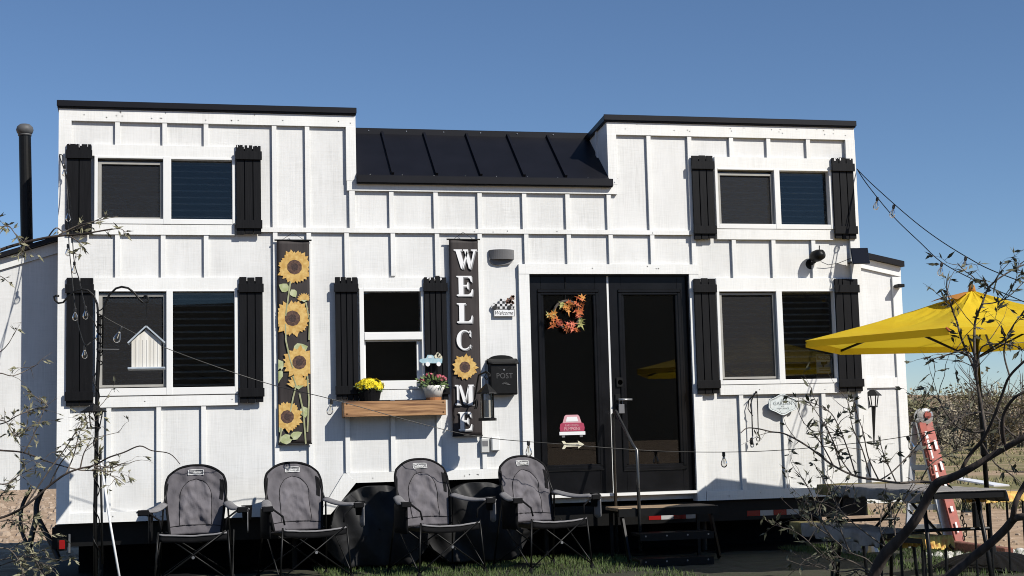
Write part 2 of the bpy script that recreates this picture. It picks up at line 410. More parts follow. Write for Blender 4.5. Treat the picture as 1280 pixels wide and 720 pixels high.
# windows: outer frame rectangles measured in the photograph; (frame px rect, [glass px rects with screen flag])
WINS = [
    ('pair', (118, 197, 294, 281), (127, 206, 200, 272), (214, 201, 290, 275)),
    ('pair', (119, 363, 297, 494), (128, 371, 204, 481), (216, 365, 293, 484)),
    ('pair', (893, 212, 1039, 287), (900, 220, 963, 280), (973, 215, 1034.5, 281.5)),
    ('pair', (896, 363, 1047, 480), (903, 369, 966.5, 471), (977, 365, 1042, 474)),
    ('sash', (449, 361, 530, 487), (454, 365, 525.5, 415.5), (457, 427, 521, 476)),
]
wrects = [rectw(*w[1]) for w in WINS]
DX0, DX1, DZ0, DZ1 = 3.170, 4.715, .585, 2.612       # door opening

def wall_with_holes(mb, x0, x1, z0, z1, holes, y0, y1):
    xs = sorted({x0, x1} | {h[i] for h in holes for i in (0, 1) if x0 < h[i] < x1}); zs = sorted({z0, z1} | {h[i] for h in holes for i in (2, 3) if z0 < h[i] < z1})
    def hole(i, j):
        if i < 0 or j < 0 or i >= len(xs) - 1 or j >= len(zs) - 1: return True
        cx, cz = (xs[i] + xs[i + 1]) / 2, (zs[j] + zs[j + 1]) / 2
        return any(h[0] < cx < h[1] and h[2] < cz < h[3] for h in holes)
    for i in range(len(xs) - 1):
        for j in range(len(zs) - 1):
            if hole(i, j): continue
            a, b, c, d = xs[i], xs[i + 1], zs[j], zs[j + 1]
            fs = [(0, 1, 2, 3), (7, 6, 5, 4)]
            if hole(i - 1, j): fs.append((0, 3, 7, 4))
            if hole(i + 1, j): fs.append((2, 1, 5, 6))
            if hole(i, j - 1): fs.append((1, 0, 4, 5))
            if hole(i, j + 1): fs.append((3, 2, 6, 7))
            mb.add([(a, y0, c), (b, y0, c), (b, y0, d), (a, y0, d), (a, y1, c), (b, y1, c), (b, y1, d), (a, y1, d)], fs)

# wheel arch cut in the lower edge of the siding
AX0, AX1, AXT, AZ = 1.29, 3.06, 1.50, .765
w = MB()
holes = [tuple(r) for r in wrects] + [(DX0, DX1, ZB - .1, DZ1)]
wall_with_holes(w, XL, XA, AZ, ZT, holes, 0, .09)
wall_with_holes(w, XA, XB, AZ, ZM, holes, 0, .09)
wall_with_holes(w, XB, XR, AZ, ZT, holes, 0, .09)
w.prism([(XL, ZB), (AX0, ZB), (AXT, AZ), (XL, AZ)], 0, .09)
w.box(3.062, DX0, 0, .09, ZB, AZ)
w.box(DX1, XR, 0, .09, ZB, AZ)
# the other three sides, and the cheeks of the tall ends above the low roof
w.box(XL, XL + .09, .09, 2.5, ZB, ZT - .08); w.box(XR - .09, XR, .09, 2.5, ZB, ZT - .08); w.box(XL, XR, 2.5, 2.59, ZB, 3.8)
w.prism([(0, 0)] * 0 or [(XA - .09, ZM - .2), (XA, ZM - .2), (XA, ZT), (XA - .09, ZT)], .09, .7)
w.prism([(XB, ZM - .2), (XB + .09, ZM - .2), (XB + .09, ZT), (XB, ZT)], .09, .7)
w.box(XL, XR, .09, 2.5, ZB + .02, ZB + .1)
w.build('siding', 'siding', house)
core = MB().box(XL + .1, XA - .1, .19, 2.49, ZB + .11, 3.75).box(XA, XB, .19, 2.49, ZB + .11, 3.3).box(XB + .1, XR - .1, .19, 2.49, ZB + .11, 3.75)
core.build('blackout', 'dark', house)  # solid near-black block stands in for the unlit rooms behind the windows

# ---- battens (upright strips), measured one by one
T1 = .026
def batten(u, v, z0, z1, wd=.040):
    x = P(u, v).x; MB().box(x - wd / 2, x + wd / 2, -T1, 0, z0, z1).build('batten', 'trim', house)
zband0, zband1 = 2.983, 3.024          # belly band
# horizontal levels in metres
def zl(u, v): return P(u, v).z
cas = []                                # casings as (x0,x1,z0,z1)
def casing(r): a = rectw(*r); cas.append(a); return a
cUL_t = casing((115, 183, 295, 197)); cUL_b = casing((115, 281.5, 293, 294))
cLL_t = casing((117, 347.5, 299, 363)); cLL_b = casing((117, 495, 297, 508))
cUR_t = casing((892, 198, 1040, 212)); cUR_b = casing((895, 287.5, 1041, 300))
cLR_t = casing((894, 348, 1046, 363)); cLR_b = casing((899, 480.5, 1048, 492.5))
cC_t = casing((447, 347.5, 532, 361)); cC_b = casing((448, 487.5, 533, 500))
zTopL = zl(260, 155.5); zTopM = zl(600, 241); zTopR = zl(900, 172)
zBot = ZB + .085
for u in (147, 206, 257.5): batten(u, 166, cUL_t[3], zTopL)
for u in (343, 384.3): batten(u, 230, zband1, zTopL)
for u in (147, 204, 257.7): batten(u, 320, cLL_t[3], cUL_b[2])
for u in (321,): pass
for u, vb in ((344, 320), (386, 320)): batten(u, vb, zBot, zband0)
for u in (433.2,): batten(u, 320, cC_t[3] - .02, zband0); 
batten(434.5, 560, AZ + .09, zl(434, 520))
xcorn = P(436, 200).x
for u in (491, 546.2): batten(u, 320, zl(u, 345), zband0)
for u in (489, 544.3, 599.3, 655, 709): batten(u, 265, zband1, zTopM)
for u in (760.5, 812.8): batten(u, 265, zband1, zTopM if u < 800 else zTopR)
batten(863, 240, zband1, zTopR)
for u in (913, 959.5, 1009): batten(u, 185, cUR_t[3], zTopR)
zDoorTrimT = 2.702
for u in (657.6, 710.7, 763, 815, 866.5): batten(u, 315, zDoorTrimT, zband0)
for u in (917, 966.5, 1016.3): batten(u, 325, cLR_t[3], cUR_b[2])
for u in (136, 198.6, 254.7): batten(u, 575, zBot, cLL_b[2])
for u in (491.5, 549): batten(u, 575, AZ + .09, zl(u, 500))
batten(602.5, 450, AZ + .09, zband0)
for u in (927, 980.5, 1030): batten(u, 540, zBot, cLR_b[2])

# ---- wider boards: belly band, cornice boards, casings, corner boards, skirt boards
T2 = .031
class Boards:
    def box(s, *a): MB().box(*a).build('trim_board', 'trim', house); return s
    def prism(s, *a): MB().prism(*a).build('trim_board', 'trim', house); return s
tr = Boards()
tr.box(P(326, 290).x, P(866, 293).x, -T2, 0, zband0, zband1)
def board(r, t=T2): tr.box(*r[:2], -t, 0, *r[2:])
for c in cas: board(c, .0325)
tr.box(XL, XA, -T2, 0, zTopL, ZT); tr.box(XA - .085, XB + .085 - .0, -.0335, 0, zTopM, ZM + .01) ; tr.box(XB, XR, -T2, 0, zTopR, ZT)
tr.box(XL, XL + .105, -.0345, 0, ZB, zTopL); tr.box(XR - .098, XR, -.0345, 0, ZB, zTopR)
tr.box(XA - .088, XA, -.0345, 0, ZM + .012, zTopL); tr.box(XB, XB + .088, -.0345, 0, ZM + .012, zTopR)
tr.box(P(436, 238).x, P(443, 238).x, -.0305, 0, zband1, zTopM)
tr.box(XL + .105, AX0 - .03, -T2, 0, ZB, zBot)
tr.box(DX1 + .09, XR - .098, -T2, 0, ZB, zBot)
tr.prism([(AX0 - .06, ZB), (AX0 + .04, ZB), (AXT + .055, AZ), (AXT - .02, AZ + .085), (AXT - .05, AZ + .085)], -.0335, 0)
tr.box(AXT - .02, 3.06, -T2, 0, AZ, AZ + .088)
# door casing
tr.box(DX0 - .098, DX1 + .10, -.0355, 0, DZ1, zDoorTrimT)
tr.box(DX0 - .098, DX0, -T2 - .001, 0, ZB, DZ1); tr.box(DX1, DX1 + .085, -T2 - .001, 0, ZB, DZ1)
tr.box(XB + .001, XB + .03, -.001, .6, ZT - .1, ZT)
# upright strip on the inner cheek of the right tall end
MB().box(XB - .016, XB, .27, .31, ZM, ZT - .02).build('cheek_batten', 'siding', house)

rr = random.Random(14); nl = MB()
for k in range(150):
    x = rr.uniform(XL + .02, XR - .02); z = rr.choice((zband0 + .02, zTopL + .04, zTopL + .08, zBot - .04, AZ + .04, zDoorTrimT - .03, (cLR_b[2] + cLR_b[3]) / 2, (cLL_b[2] + cLL_b[3]) / 2))
    if z > ZM and XA < x < XB: continue
    if z < ZB + .1 and AX0 - .1 < x < DX1 + .1: continue
    if z < 1 and z > ZB + .1 and not (AXT < x < 3.05): continue
    if abs(z - zDoorTrimT + .03) < .001 and not (DX0 < x < DX1): continue
    if z == (cLR_b[2] + cLR_b[3]) / 2 and not (cLR_b[0] < x < cLR_b[1]): continue
    if z == (cLL_b[2] + cLL_b[3]) / 2 and not (cLL_b[0] < x < cLL_b[1]): continue
    nl.lathe((x, -.031 if abs(z - zband0 - .02) < .001 or z < 1 or z > 3.6 else -.0355 if abs(z - zDoorTrimT + .03) < .001 else -.0325, z + rr.uniform(-.012, .012)), [(.0055, 0), (.005, .0012)], 7, ax=1)
nl.build('nail_head', 'lightgrey', house)
# ---- roofs
rf = MB()
def shed(x0, x1, nm):
    b = MB()
    yo = -.05
    pts = [(yo, ZT + .004), (yo, ZT + .064), (2.66, ZT - .20), (2.66, ZT - .26), (.02, ZT + .001)]
    vs = [(x0, y, z) for y, z in pts] + [(x1, y, z) for y, z in pts]; n = len(pts)
    b.add(vs, [tuple(range(n)), tuple(range(2 * n - 1, n - 1, -1))] + [(i, i + n, (i + 1) % n + n, (i + 1) % n) for i in range(n)])
    # folded edge lip
    b.box(x0 - .004, x1 + .004, yo - .012, yo - .002, ZT + .015, ZT + .068)
    return b.build(nm, 'roof', house, bevel=.003)
shed(XL - .012, XA + .004, 'roof'); shed(XB - .03, XR + .012, 'roof')
YR, ZR = .60, P(480, 166.5, .60).z
mr_ = MB()
mr_.add([(XA, -.055, ZM + .065), (XB, -.055, ZM + .065), (XB, YR, ZR), (XA, YR, ZR), (XA, -.055, ZM + .05), (XB, -.055, ZM + .05), (XB, YR, ZR - .03), (XA, YR, ZR - .03)],
        [(0, 1, 2, 3), (7, 6, 5, 4), (0, 4, 5, 1), (3, 2, 6, 7), (0, 3, 7, 4), (1, 5, 6, 2)])
mr_.add([(XA, YR, ZR), (XB, YR, ZR), (XB, 2.66, ZT - .22), (XA, 2.66, ZT - .22), (XA, YR, ZR - .04), (XB, YR, ZR - .04), (XB, 2.66, ZT - .26), (XA, 2.66, ZT - .26)],
        [(0, 1, 2, 3), (7, 6, 5, 4), (0, 4, 5, 1), (3, 2, 6, 7), (0, 3, 7, 4), (1, 5, 6, 2)])
mroof = mr_.build('mansard_roof', 'roof', house)
for ub, vb in ((491, 218.5), (546, 219.5), (601.5, 221), (655.5, 222.5), (707.5, 223.5)):
    x = P(ub, vb, -.05).x
    MB().bar((x, -.058, ZM + .077), (x, YR, ZR + .012), .022, .028).build('standing_seam', 'roof', mroof)
MB().box(XA + .002, XB - .002, YR - .015, YR + .12, ZR - .02, ZR + .045).build('ridge_cap', 'roof', mroof, bevel=.004)
gt = MB().box(XA - .0, XB + .03, -.088, -.036, ZM - .012, ZM + .058); gt.box(XA, XB + .03, -.078, -.0362, ZM - .02, ZM - .012)
gt.build('eave_gutter', 'roof', mroof, bevel=.004)
rv = MB()
for k in range(9):
    x = XA + .12 + k * .29; rv.lathe((x, -.066, ZM + .064), [(.005, 0), (.004, .003), (0, .004)], 8)
for k in range(7):
    x = XA + .2 + k * .36; rv.lathe((x, YR - .02, ZR + .02), [(.005, 0), (.004, .003), (0, .004)], 8, ax=1)
rv.build('rivet', 'steel', mroof)

# ---- windows
def frame_ring(mb, o, i, y0, y1):
    mb.box(o[0], o[1], y0, y1, i[3], o[3]); mb.box(o[0], o[1], y0, y1, o[2], i[2]); mb.box(o[0], i[0], y0, y1, i[2], i[3]); mb.box(i[1], o[1], y0, y1, i[2], i[3])
def grow(r, d): return (r[0] - d, r[1] + d, r[2] - d, r[3] + d)
for wi, (kind, fr, g1, g2) in enumerate(WINS):
    o = wrects[wi]; a = rectw(*g1, .012); b = rectw(*g2, .012)
    wb = MB()
    y0, y1 = -.038, .055
    if kind == 'pair':
        xm0, xm1 = a[1] + .026, b[0]
        ga = (o[0] + .028, a[1] + .026, o[2] + .026, o[3] - .012)
        wb.box(o[0], ga[0], y0, y1, o[2], o[3]); wb.box(b[1], o[1], y0, y1, o[2], o[3]); wb.box(ga[1], b[0], y0 - .001, y1, o[2], o[3])
        wb.box(ga[0], b[1], y0 + .001, y1, b[3], o[3]); wb.box(ga[0], b[1], y0 + .001, y1, o[2], b[2])
        win = wb.build('window', 'vinyl', house, bevel=.003)
        sf = MB(); frame_ring(sf, (a[0] - .028, a[1] + .024, a[2] - .02, a[3] + .02), a, -.006, .03)
        sf.build('screen_frame', 'vinyl_grey', win)
        MB().box(a[0] - .004, a[1] + .004, .008, .010, a[2] - .004, a[3] + .004).build('insect_screen', 'screen', win)
    else:
        zm0, zm1 = b[3], a[2]
        wb.box(o[0], a[0], y0, y1, o[2], o[3]); wb.box(a[1], o[1], y0, y1, o[2], o[3]); wb.box(a[0], a[1], y0 + .001, y1, a[3], o[3])
        wb.box(a[0], a[1], y0 + .002, y1, o[2], b[2]); wb.box(a[0], a[1], y0 - .004, y1, b[3] + .012, a[2])
        win = wb.build('window', 'vinyl', house, bevel=.003)
        sf = MB(); frame_ring(sf, (a[0], a[1], b[2], b[3] + .012), b, .0, .04); sf.build('sash_frame', 'vinyl', win)
    gl = MB()
    gl.box(o[0] + .01, o[1] - .01, .034, .038, o[2] + .01, o[3] - .01)
    gl.build('glass', 'glass', win)
    if kind == 'pair':
        bl = MB(); n = int((o[3] - o[2]) / .058)
        for k in range(n):
            z = o[2] + .03 + k * .058
            if z > o[3] - .03: break
            c = Vector(((o[0] + o[1]) / 2, .105, z)); tl = R(24)
            bl.obox(c, ((o[1] - o[0]) / 2 - .03, .018, .0016), Matrix.Rotation(tl, 3, 'X'))
        bl.box(o[0] + .02, o[1] - .02, .085, .125, o[3] - .03, o[3] - .005)
        bl.build('blind', 'blind', win)

# ---- shutters
SH = [((83, 180, 114.5, 294), 2), ((295, 182, 326.5, 293), 3), ((82.5, 347.5, 116.5, 508), 2), ((299, 347, 329, 503), 3),
      ((419, 347, 447.5, 500), 4), ((530.5, 346.5, 559, 500), 4), ((865, 195, 892, 299), 3), ((1040.5, 198, 1067.5, 299), 3),
      ((868.5, 348.5, 896, 492), 3), ((1045, 349, 1074.5, 490), 3)]
for (r, nb) in SH:
    x0, x1, z0, z1 = rectw(*r, -.035)
    b = MB(); wd = (x1 - x0) / nb
    for k in range(nb):
        dz = random.uniform(-.006, .006)
        b.box(x0 + k * wd + .003, x0 + (k + 1) * wd - .003, -.058, -.0375, z0 + dz, z1 + random.uniform(-.005, .005))
    b.box(x0 + .01, x1 - .01, -.042, -.0305, z0 + .03, z1 - .03)
    sh = b.build('shutter', 'blk', house, bevel=.0025)
    for zc in (z1 - .095, z0 + .085):
        MB().box(x0 - .006, x1 + .006, -.078, -.0585, zc - .038, zc + .038).build('rail', 'blk', sh, bevel=.0025)
    # paint specks and scuffs on the end grain
    if r[1] < 350:
        s = MB()
        for k in range(6):
            xx = random.uniform(x0, x1 - .03); s.box(xx, xx + random.uniform(.003, .014), -.0605, -.0582, z1 - random.uniform(.004, .03), z1 - random.uniform(.0, .004) - .001)
        if r[0] in (83, 295, 530.5, 1040.5): s.build('paint_fleck', 'white', sh)

# ---- doors
yd = .035
def door(x0, x1, gpx):
    g = rectw(*gpx, yd)
    b = MB(); z0, z1 = DZ0 + .015, DZ1 - .012
    b.box(x0, g[0], yd, yd + .045, z0, z1); b.box(g[1], x1, yd, yd + .045, z0, z1)
    b.box(g[0], g[1], yd, yd + .045, g[3], z1); b.box(g[0], g[1], yd, yd + .045, z0, g[2])
    d = b.build('door', 'door', house, bevel=.002)
    m1 = MB(); frame_ring(m1, (g[0] - .035, g[1] + .035, g[2] - .035, g[3] + .035), g, yd - .016, yd - .0005)
    frame_ring(m1, (g[0] - .006, g[1] + .006, g[2] - .006, g[3] + .006), grow(g, -.022), yd - .009, yd + .02)
    m1.build('moulding', 'door', d, bevel=.006)
    MB().box(g[0] - .01, g[1] + .01, yd + .024, yd + .028, g[2] - .01, g[3] + .01).build('glass', 'glass', d)
    MB().box(g[0] - .01, g[1] + .01, yd + .046, yd + .05, g[2] - .01, g[3] + .01).build('dark_backing', 'dark', d)
    return d, g
XDM = P(763.5, 480, yd).x
dl, gL = door(DX0 + .012, XDM - .010, (679, 366, 747, 584))
dr, gR = door(XDM + .010, DX1 - .014, (780, 366, 850, 583))
df = MB()
df.box(XDM - .0098, XDM + .0098, yd + .004, yd + .03, DZ0 + .015, DZ1 - .012)
df.box(DX0, DX1, -.03, .09, DZ0 - .012, DZ0 + .013)
df.build('threshold_and_weatherstrip', 'vinyl', house)
dj = MB().box(DX0, DX0 + .012, .0, .09, DZ0 + .013, DZ1).box(DX1 - .013, DX1, .0, .09, DZ0 + .013, DZ1).box(DX0, DX1, .0, .09, DZ1 - .012, DZ1 - .001)
dj.build('door_jamb', 'door', house)
hd = MB()
c = P(774, 478, yd); hd.box(c.x - .034, c.x + .034, yd - .018, yd - .0005, c.z - .045, c.z + .045)
c2 = P(772, 499.5, yd); hd.box(c2.x - .028, c2.x + .028, yd - .012, yd - .0005, c2.z - .07, c2.z + .05)
hdo = hd.build('lock_plate', 'iron', dr, bevel=.006)
lv = MB().lathe((c.x + .004, yd - .018, c.z), [(.024, 0), (.024, .006), (.012, .01), (.012, .02)], 14, ax=1).tube([(c2.x, yd - .012, c2.z), (c2.x, yd - .06, c2.z), (c2.x + .12, yd - .062, c2.z - .004)], .011, 10)
lv.build('handle', 'steel', dr, smooth=True)
lb = P(776, 510, yd - .02); kb = MB().box(lb.x - .026, lb.x + .026, yd - .05, yd - .014, lb.z - .05, lb.z + .035)
kb.tube([(lb.x - .016, yd - .03, lb.z + .03), (lb.x - .016, yd - .03, lb.z + .075), (lb.x + .016, yd - .03, lb.z + .075), (lb.x + .016, yd - .03, lb.z + .03)], .005, 6)
tag(kb.build('key_box', 'greyplastic', None, bevel=.004), 'small grey key lock box hanging from the black door lever', 'lock box')

# ---- lean-to storage at both ends, flue pipe
def leanto(x0, x1, zt0, zt1, zb, y0, y1, nm):
    b = MB(); b.prism([(x0, zb), (x1, zb), (x1, zt1), (x0, zt0)], y0, y1)
    o_ = b.build(nm, 'siding', house)
    t = MB(); d = .1
    t.prism([(x0, zt0 - d), (x1, zt1 - d), (x1, zt1), (x0, zt0)], y0 - .022, y0 - .0005)
    return o_, t
YLT = .38
zA = P(72, 297, YLT).z; sl_ = (P(72, 297, YLT).z - P(0, 318, YLT).z) / (P(72, 297, YLT).x - P(0, 318, YLT).x)
xe = XL - .95; zbl = P(36, 612, YLT).z
lt, t = leanto(xe, XL - .002, zA - sl_ * (XL - xe) - .03, zA - .03, zbl, YLT, 2.1, 'storage_lean_to')
t.box(xe, xe + .1, YLT - .021, YLT - .0004, zbl, zA - .5)
t.build('lean_to_trim', 'trim', lt)
r_ = MB(); r_.add([(xe - .08, YLT - .09, zA - sl_ * (XL - xe + .08) - .026), (XL - .003, YLT - .09, zA - .026), (XL - .003, 2.2, zA - .026), (xe - .08, 2.2, zA - sl_ * (XL - xe + .08) - .026),
                   (xe - .08, YLT - .09, zA - sl_ * (XL - xe + .08) + .012), (XL - .003, YLT - .09, zA + .012), (XL - .003, 2.2, zA + .012), (xe - .08, 2.2, zA - sl_ * (XL - xe + .08) + .012)],
                  [(0, 3, 2, 1), (4, 5, 6, 7), (0, 1, 5, 4), (1, 2, 6, 5), (2, 3, 7, 6), (3, 0, 4, 7)])
r_.build('lean_to_roof', 'roof', lt)
YRT = .42
p0, p1 = P(1085, 325, YRT), P(1129, 335, YRT); zbr = P(1115, 628, YRT).z
xe2 = P(1132, 480, YRT).x; slr = (p1.z - p0.z) / (p1.x - p0.x)
zr0, zr1 = p0.z + slr * (XR - p0.x), p0.z + slr * (xe2 - p0.x)
rt, t = leanto(XR + .002, xe2, zr0, zr1, zbr, YRT, 2.2, 'storage_lean_to')
t.box(XR + .003, XR + .06, YRT - .021, YRT - .0004, zbr, zr0 - .1); t.box(xe2 - .095, xe2, YRT - .021, YRT - .0004, zbr, zr1 - .1)
zc = P(1105, 472, YRT).z; t.box(XR + .06, xe2 - .095, YRT - .020, YRT - .0004, zc - .1, zc)
t.box(XR + .06, xe2 - .095, YRT - .020, YRT - .0004, zbr, zbr + .1)
t.build('lean_to_trim', 'trim', rt)
r_ = MB(); za, zb_ = zr0 + .002, zr1 + .002 + slr * .02
r_.add([(XR + .003, YRT - .07, za), (xe2 + .02, YRT - .07, zb_), (xe2 + .02, 2.3, zb_), (XR + .003, 2.3, za), (XR + .003, YRT - .07, za + .055), (xe2 + .02, YRT - .07, zb_ + .055), (xe2 + .02, 2.3, zb_ + .055), (XR + .003, 2.3, za + .055)],
       [(0, 3, 2, 1), (4, 5, 6, 7), (0, 1, 5, 4), (1, 2, 6, 5), (2, 3, 7, 6), (3, 0, 4, 7)])
r_.build('lean_to_roof', 'roof', rt)
pb, pt = P(34.5, 305, 1.0), P(31, 166, 1.0)
fl = MB().tube([pb + Vector((0, 0, -.25)), pt], .054, 18)
flo = fl.build('flue_pipe', 'iron', house, smooth=False)
cp = MB().lathe(pt + Vector((0, 0, -.02)), [(.055, 0), (.07, .02), (.078, .045), (.07, .075), (.045, .098), (0, .108)], 18); cp.lathe(pt + Vector((0, 0, -.03)), [(.06, 0), (.06, .02)], 18)
cp.build('rain_cap', mat('weathered flue cap', (.10, .10, .10), .6, var=.3, vscale=20), flo, smooth=True)

# ---- porch lamp (half round wall sconce)
x0, x1, z0, z1 = rectw(611, 313, 642, 332)
pl = MB()
def sconce(u, v):
    a = PI * u; r = .062
    return (x0 + (x1 - x0) / 2 - math.cos(a) * (x1 - x0) / 2, -.001 - math.sin(a) * .085 * (1 - .25 * v), z1 - (z1 - z0) * .62 * v)
pl.grid(sconce, 16, 2)
pl.prism([(x0, z0 + .05), (x0, z1), (x1, z1), (x1, z0 + .055), (x1 - .04, z0 + .012), (x0 + .09, z0), (x0 + .03, z0 + .012)], -.02, -.0005)
pl.build('porch_lamp', 'greyplastic', house)

# ---- window box on the wall
x0, x1, z0, z1 = rectw(430, 501, 557.5, 520, -.19)
wx = MB(); t = .02
wx.box(x0, x1, -.19, -.19 + t, z0, z1); wx.box(x0, x0 + t, -.17, -.002, z0, z1 - .002); wx.box(x1 - t, x1, -.17, -.002, z0, z1 - .002); wx.box(x0 + t, x1 - t, -.17, -.003, z0 + .001, z0 + t)
wbx = wx.build('window_box', 'wood', house, bevel=.003)
WBX = (x0, x1, z0, z1)
MB().box(x0 + t, x1 - t, -.17, -.025, z0 + t, z1 - .03).build('box_liner', 'dark', wbx)
sc = MB()
for xx in (x0 + .025, x1 - .025):
    for zz in (z0 + .025, z1 - .02): sc.lathe((xx, -.19, zz), [(.007, 0), (.005, .003), (0, .004)], 8, ax=1)
sc.build('screw', 'iron', wbx)

# ---- trailer under the house
trl = MB()
for y in (.12, 2.3): trl.box(XL - .02, XR + .02, y, y + .06, .30, .485)
for k in range(13):
    x = XL + .3 + k * .57; trl.box(x, x + .05, .18, 2.3, .33, .42)
trl.box(XL - .05, XL + .05, .2, 2.3, .28, .46)
trf = trl.build('trailer_frame', 'iron', house)
tp = MB(); tp2 = MB()
for (xa, xb) in ((P(811, 650, .12).x, P(873, 650, .12).x), (P(934, 650, .12).x, P(1000, 650, .12).x)):
    n = 4; wd = (xb - xa) / n
    for k in range(n): (tp if k % 2 else tp2).box(xa + k * wd, xa + (k + 1) * wd - .002, .116, .119, .335, .385)
tp.build('reflective_tape', 'tapewhite', trf); tp2.build('red_reflector', 'tail', trf)
x0, x1, z0, z1 = rectw(74, 675, 81.5, 686.5, .1)
tlb = MB().box(x0 - .012, x1 + .012, .07, .118, z0 - .012, z1 + .012).build('lamp_housing', 'iron', trf)
MB().box(x0, x1, .05, .069, z0, z1).build('tail_light', 'tail', tlb, bevel=.006)
MB().box(x1 + .03, x1 + .045, .05, .069, z0 - .03, z1 + .05).build('bracket', 'steel', tlb)
for x in (XL + .35, 1.05, 3.35, 4.9, 6.2):
    MB().lathe((x, .35, 0), [(.11, 0), (.11, .015), (.03, .02), (.03, .30)], 12).build('support_jack', 'iron', trf)
MB().box(XL + .12, XR - .05, 1.0, 1.03, .0, .50).build('shade_skirt', 'blkfab', house)  # black upright panel, added to deepen the shade beneath the house
for xw in (1.74, 2.64):
    for yy in (.06, 2.25):
        wl = MB().lathe((xw, yy + .11, .36), [(.20, -.11), (.32, -.115), (.36, -.08), (.36, .08), (.32, .115), (.20, .11)], 28, ax=1).build('wheel', 'rubber', house, smooth=False)
        MB().lathe((xw, yy + .11, .36), [(.0, .10), (.06, .10), (.08, .06), (.19, .07), (.2, .1)], 24, ax=1).build('rim', 'steel', wl)

# ================================================================== GROUND
g = MB()
N_ = 60
def gh(x, y):
    d = max(0, y - 6); return -.012 + .0 * d
g.add([(-900, -400, 0), (900, -400, 0), (900, 2200, 0), (-900, 2200, 0)], [(0, 1, 2, 3)])
tag(g.build('ground', 'ground', origin=(0, 0, 0)), kind='structure')
gc = MB().box(XL - .15, XR + .15, .12, 2.7, -.004, .012); tag(gc.build('shade_sheet', 'blkfab', origin=(3, 1, 0)), kind='structure')  # black sheet added on the ground so the shade under the trailer stays dark
LX0, LX1, LY0, LY1 = -4.5, 7.3, -16.0, .25
def lawn_edge(x, y): return .25 + .12 * noise.noise(Vector((x * 1.3, y, 3.1)))
lw = MB()
lw.grid(lambda u, v: (LX0 + (LX1 - LX0) * u, LY0 + (LY1 - LY0 + .12 * noise.noise(Vector((u * 9, 1, 2)))) * v, .006 + .018 * abs(noise.noise(Vector((u * 60, v * 80, 0))))), 180, 200)
tag(lw.build('lawn', 'soil', origin=(4, -1.5, 0)), kind='structure')
gr = MB(); rg = random.Random(3)
for k in range(30000):
    x = rg.uniform(1.2, LX1); y = LY1 - 3.2 * rg.random() ** 1.6 - .03
    if noise.noise(Vector((x * 2.2, y * 2.2, 5))) < -.28: continue
    if 4.0 < x < 5.6: continue  # blades left out so the bare dark soil gives the umbrella's shade
    h = rg.uniform(.02, .055); a = rg.uniform(0, PI); dx, dy = math.cos(a) * .004, math.sin(a) * .004; lx, ly = rg.uniform(-.02, .02), rg.uniform(-.02, .02)
    gr.add([(x - dx, y - dy, .008), (x + dx, y + dy, .008), (x + lx, y + ly, .008 + h)], [(0, 1, 2)])
tag(gr.build('grass', 'grass', origin=(4, -1.5, 0)), kind='stuff')

# ================================================================== CAMP CHAIRS
def back_fn(u, v, off=0.0, seed=0.0):
    """u across 0..1, v up 0..1 : reclined sling back, arched top"""
    x = (u - .5)
    wv = .207 + .040 * min(1, v * 1.5) - .0 * v
    if v > .8: wv *= 1 - .10 * ((v - .8) / .2) ** 2
    top = .56 - .085 * (2 * abs(x)) ** 2.6
    z = .40 + top * v
    y = .13 + .15 * v + .045 * (4 * x * x) * 0 + .05 * (1 - 4 * x * x) * (1 - .55 * v) - off
    wr = .016 * noise.noise(Vector((x * 7 + seed, v * 5, seed * 3))) + .011 * noise.noise(Vector((x * 16 + v * 9 + seed, v * 13, seed))) + .008 * math.sin((v * 14 + abs(x) * 18) + 3 * noise.noise(Vector((x * 4, v * 4, seed + 2))))
    edge = min(1, 6 * min(u, 1 - u)) * min(1, 8 * min(v, 1 - v))
    return Vector((2 * x * wv, y - wr * edge, z))
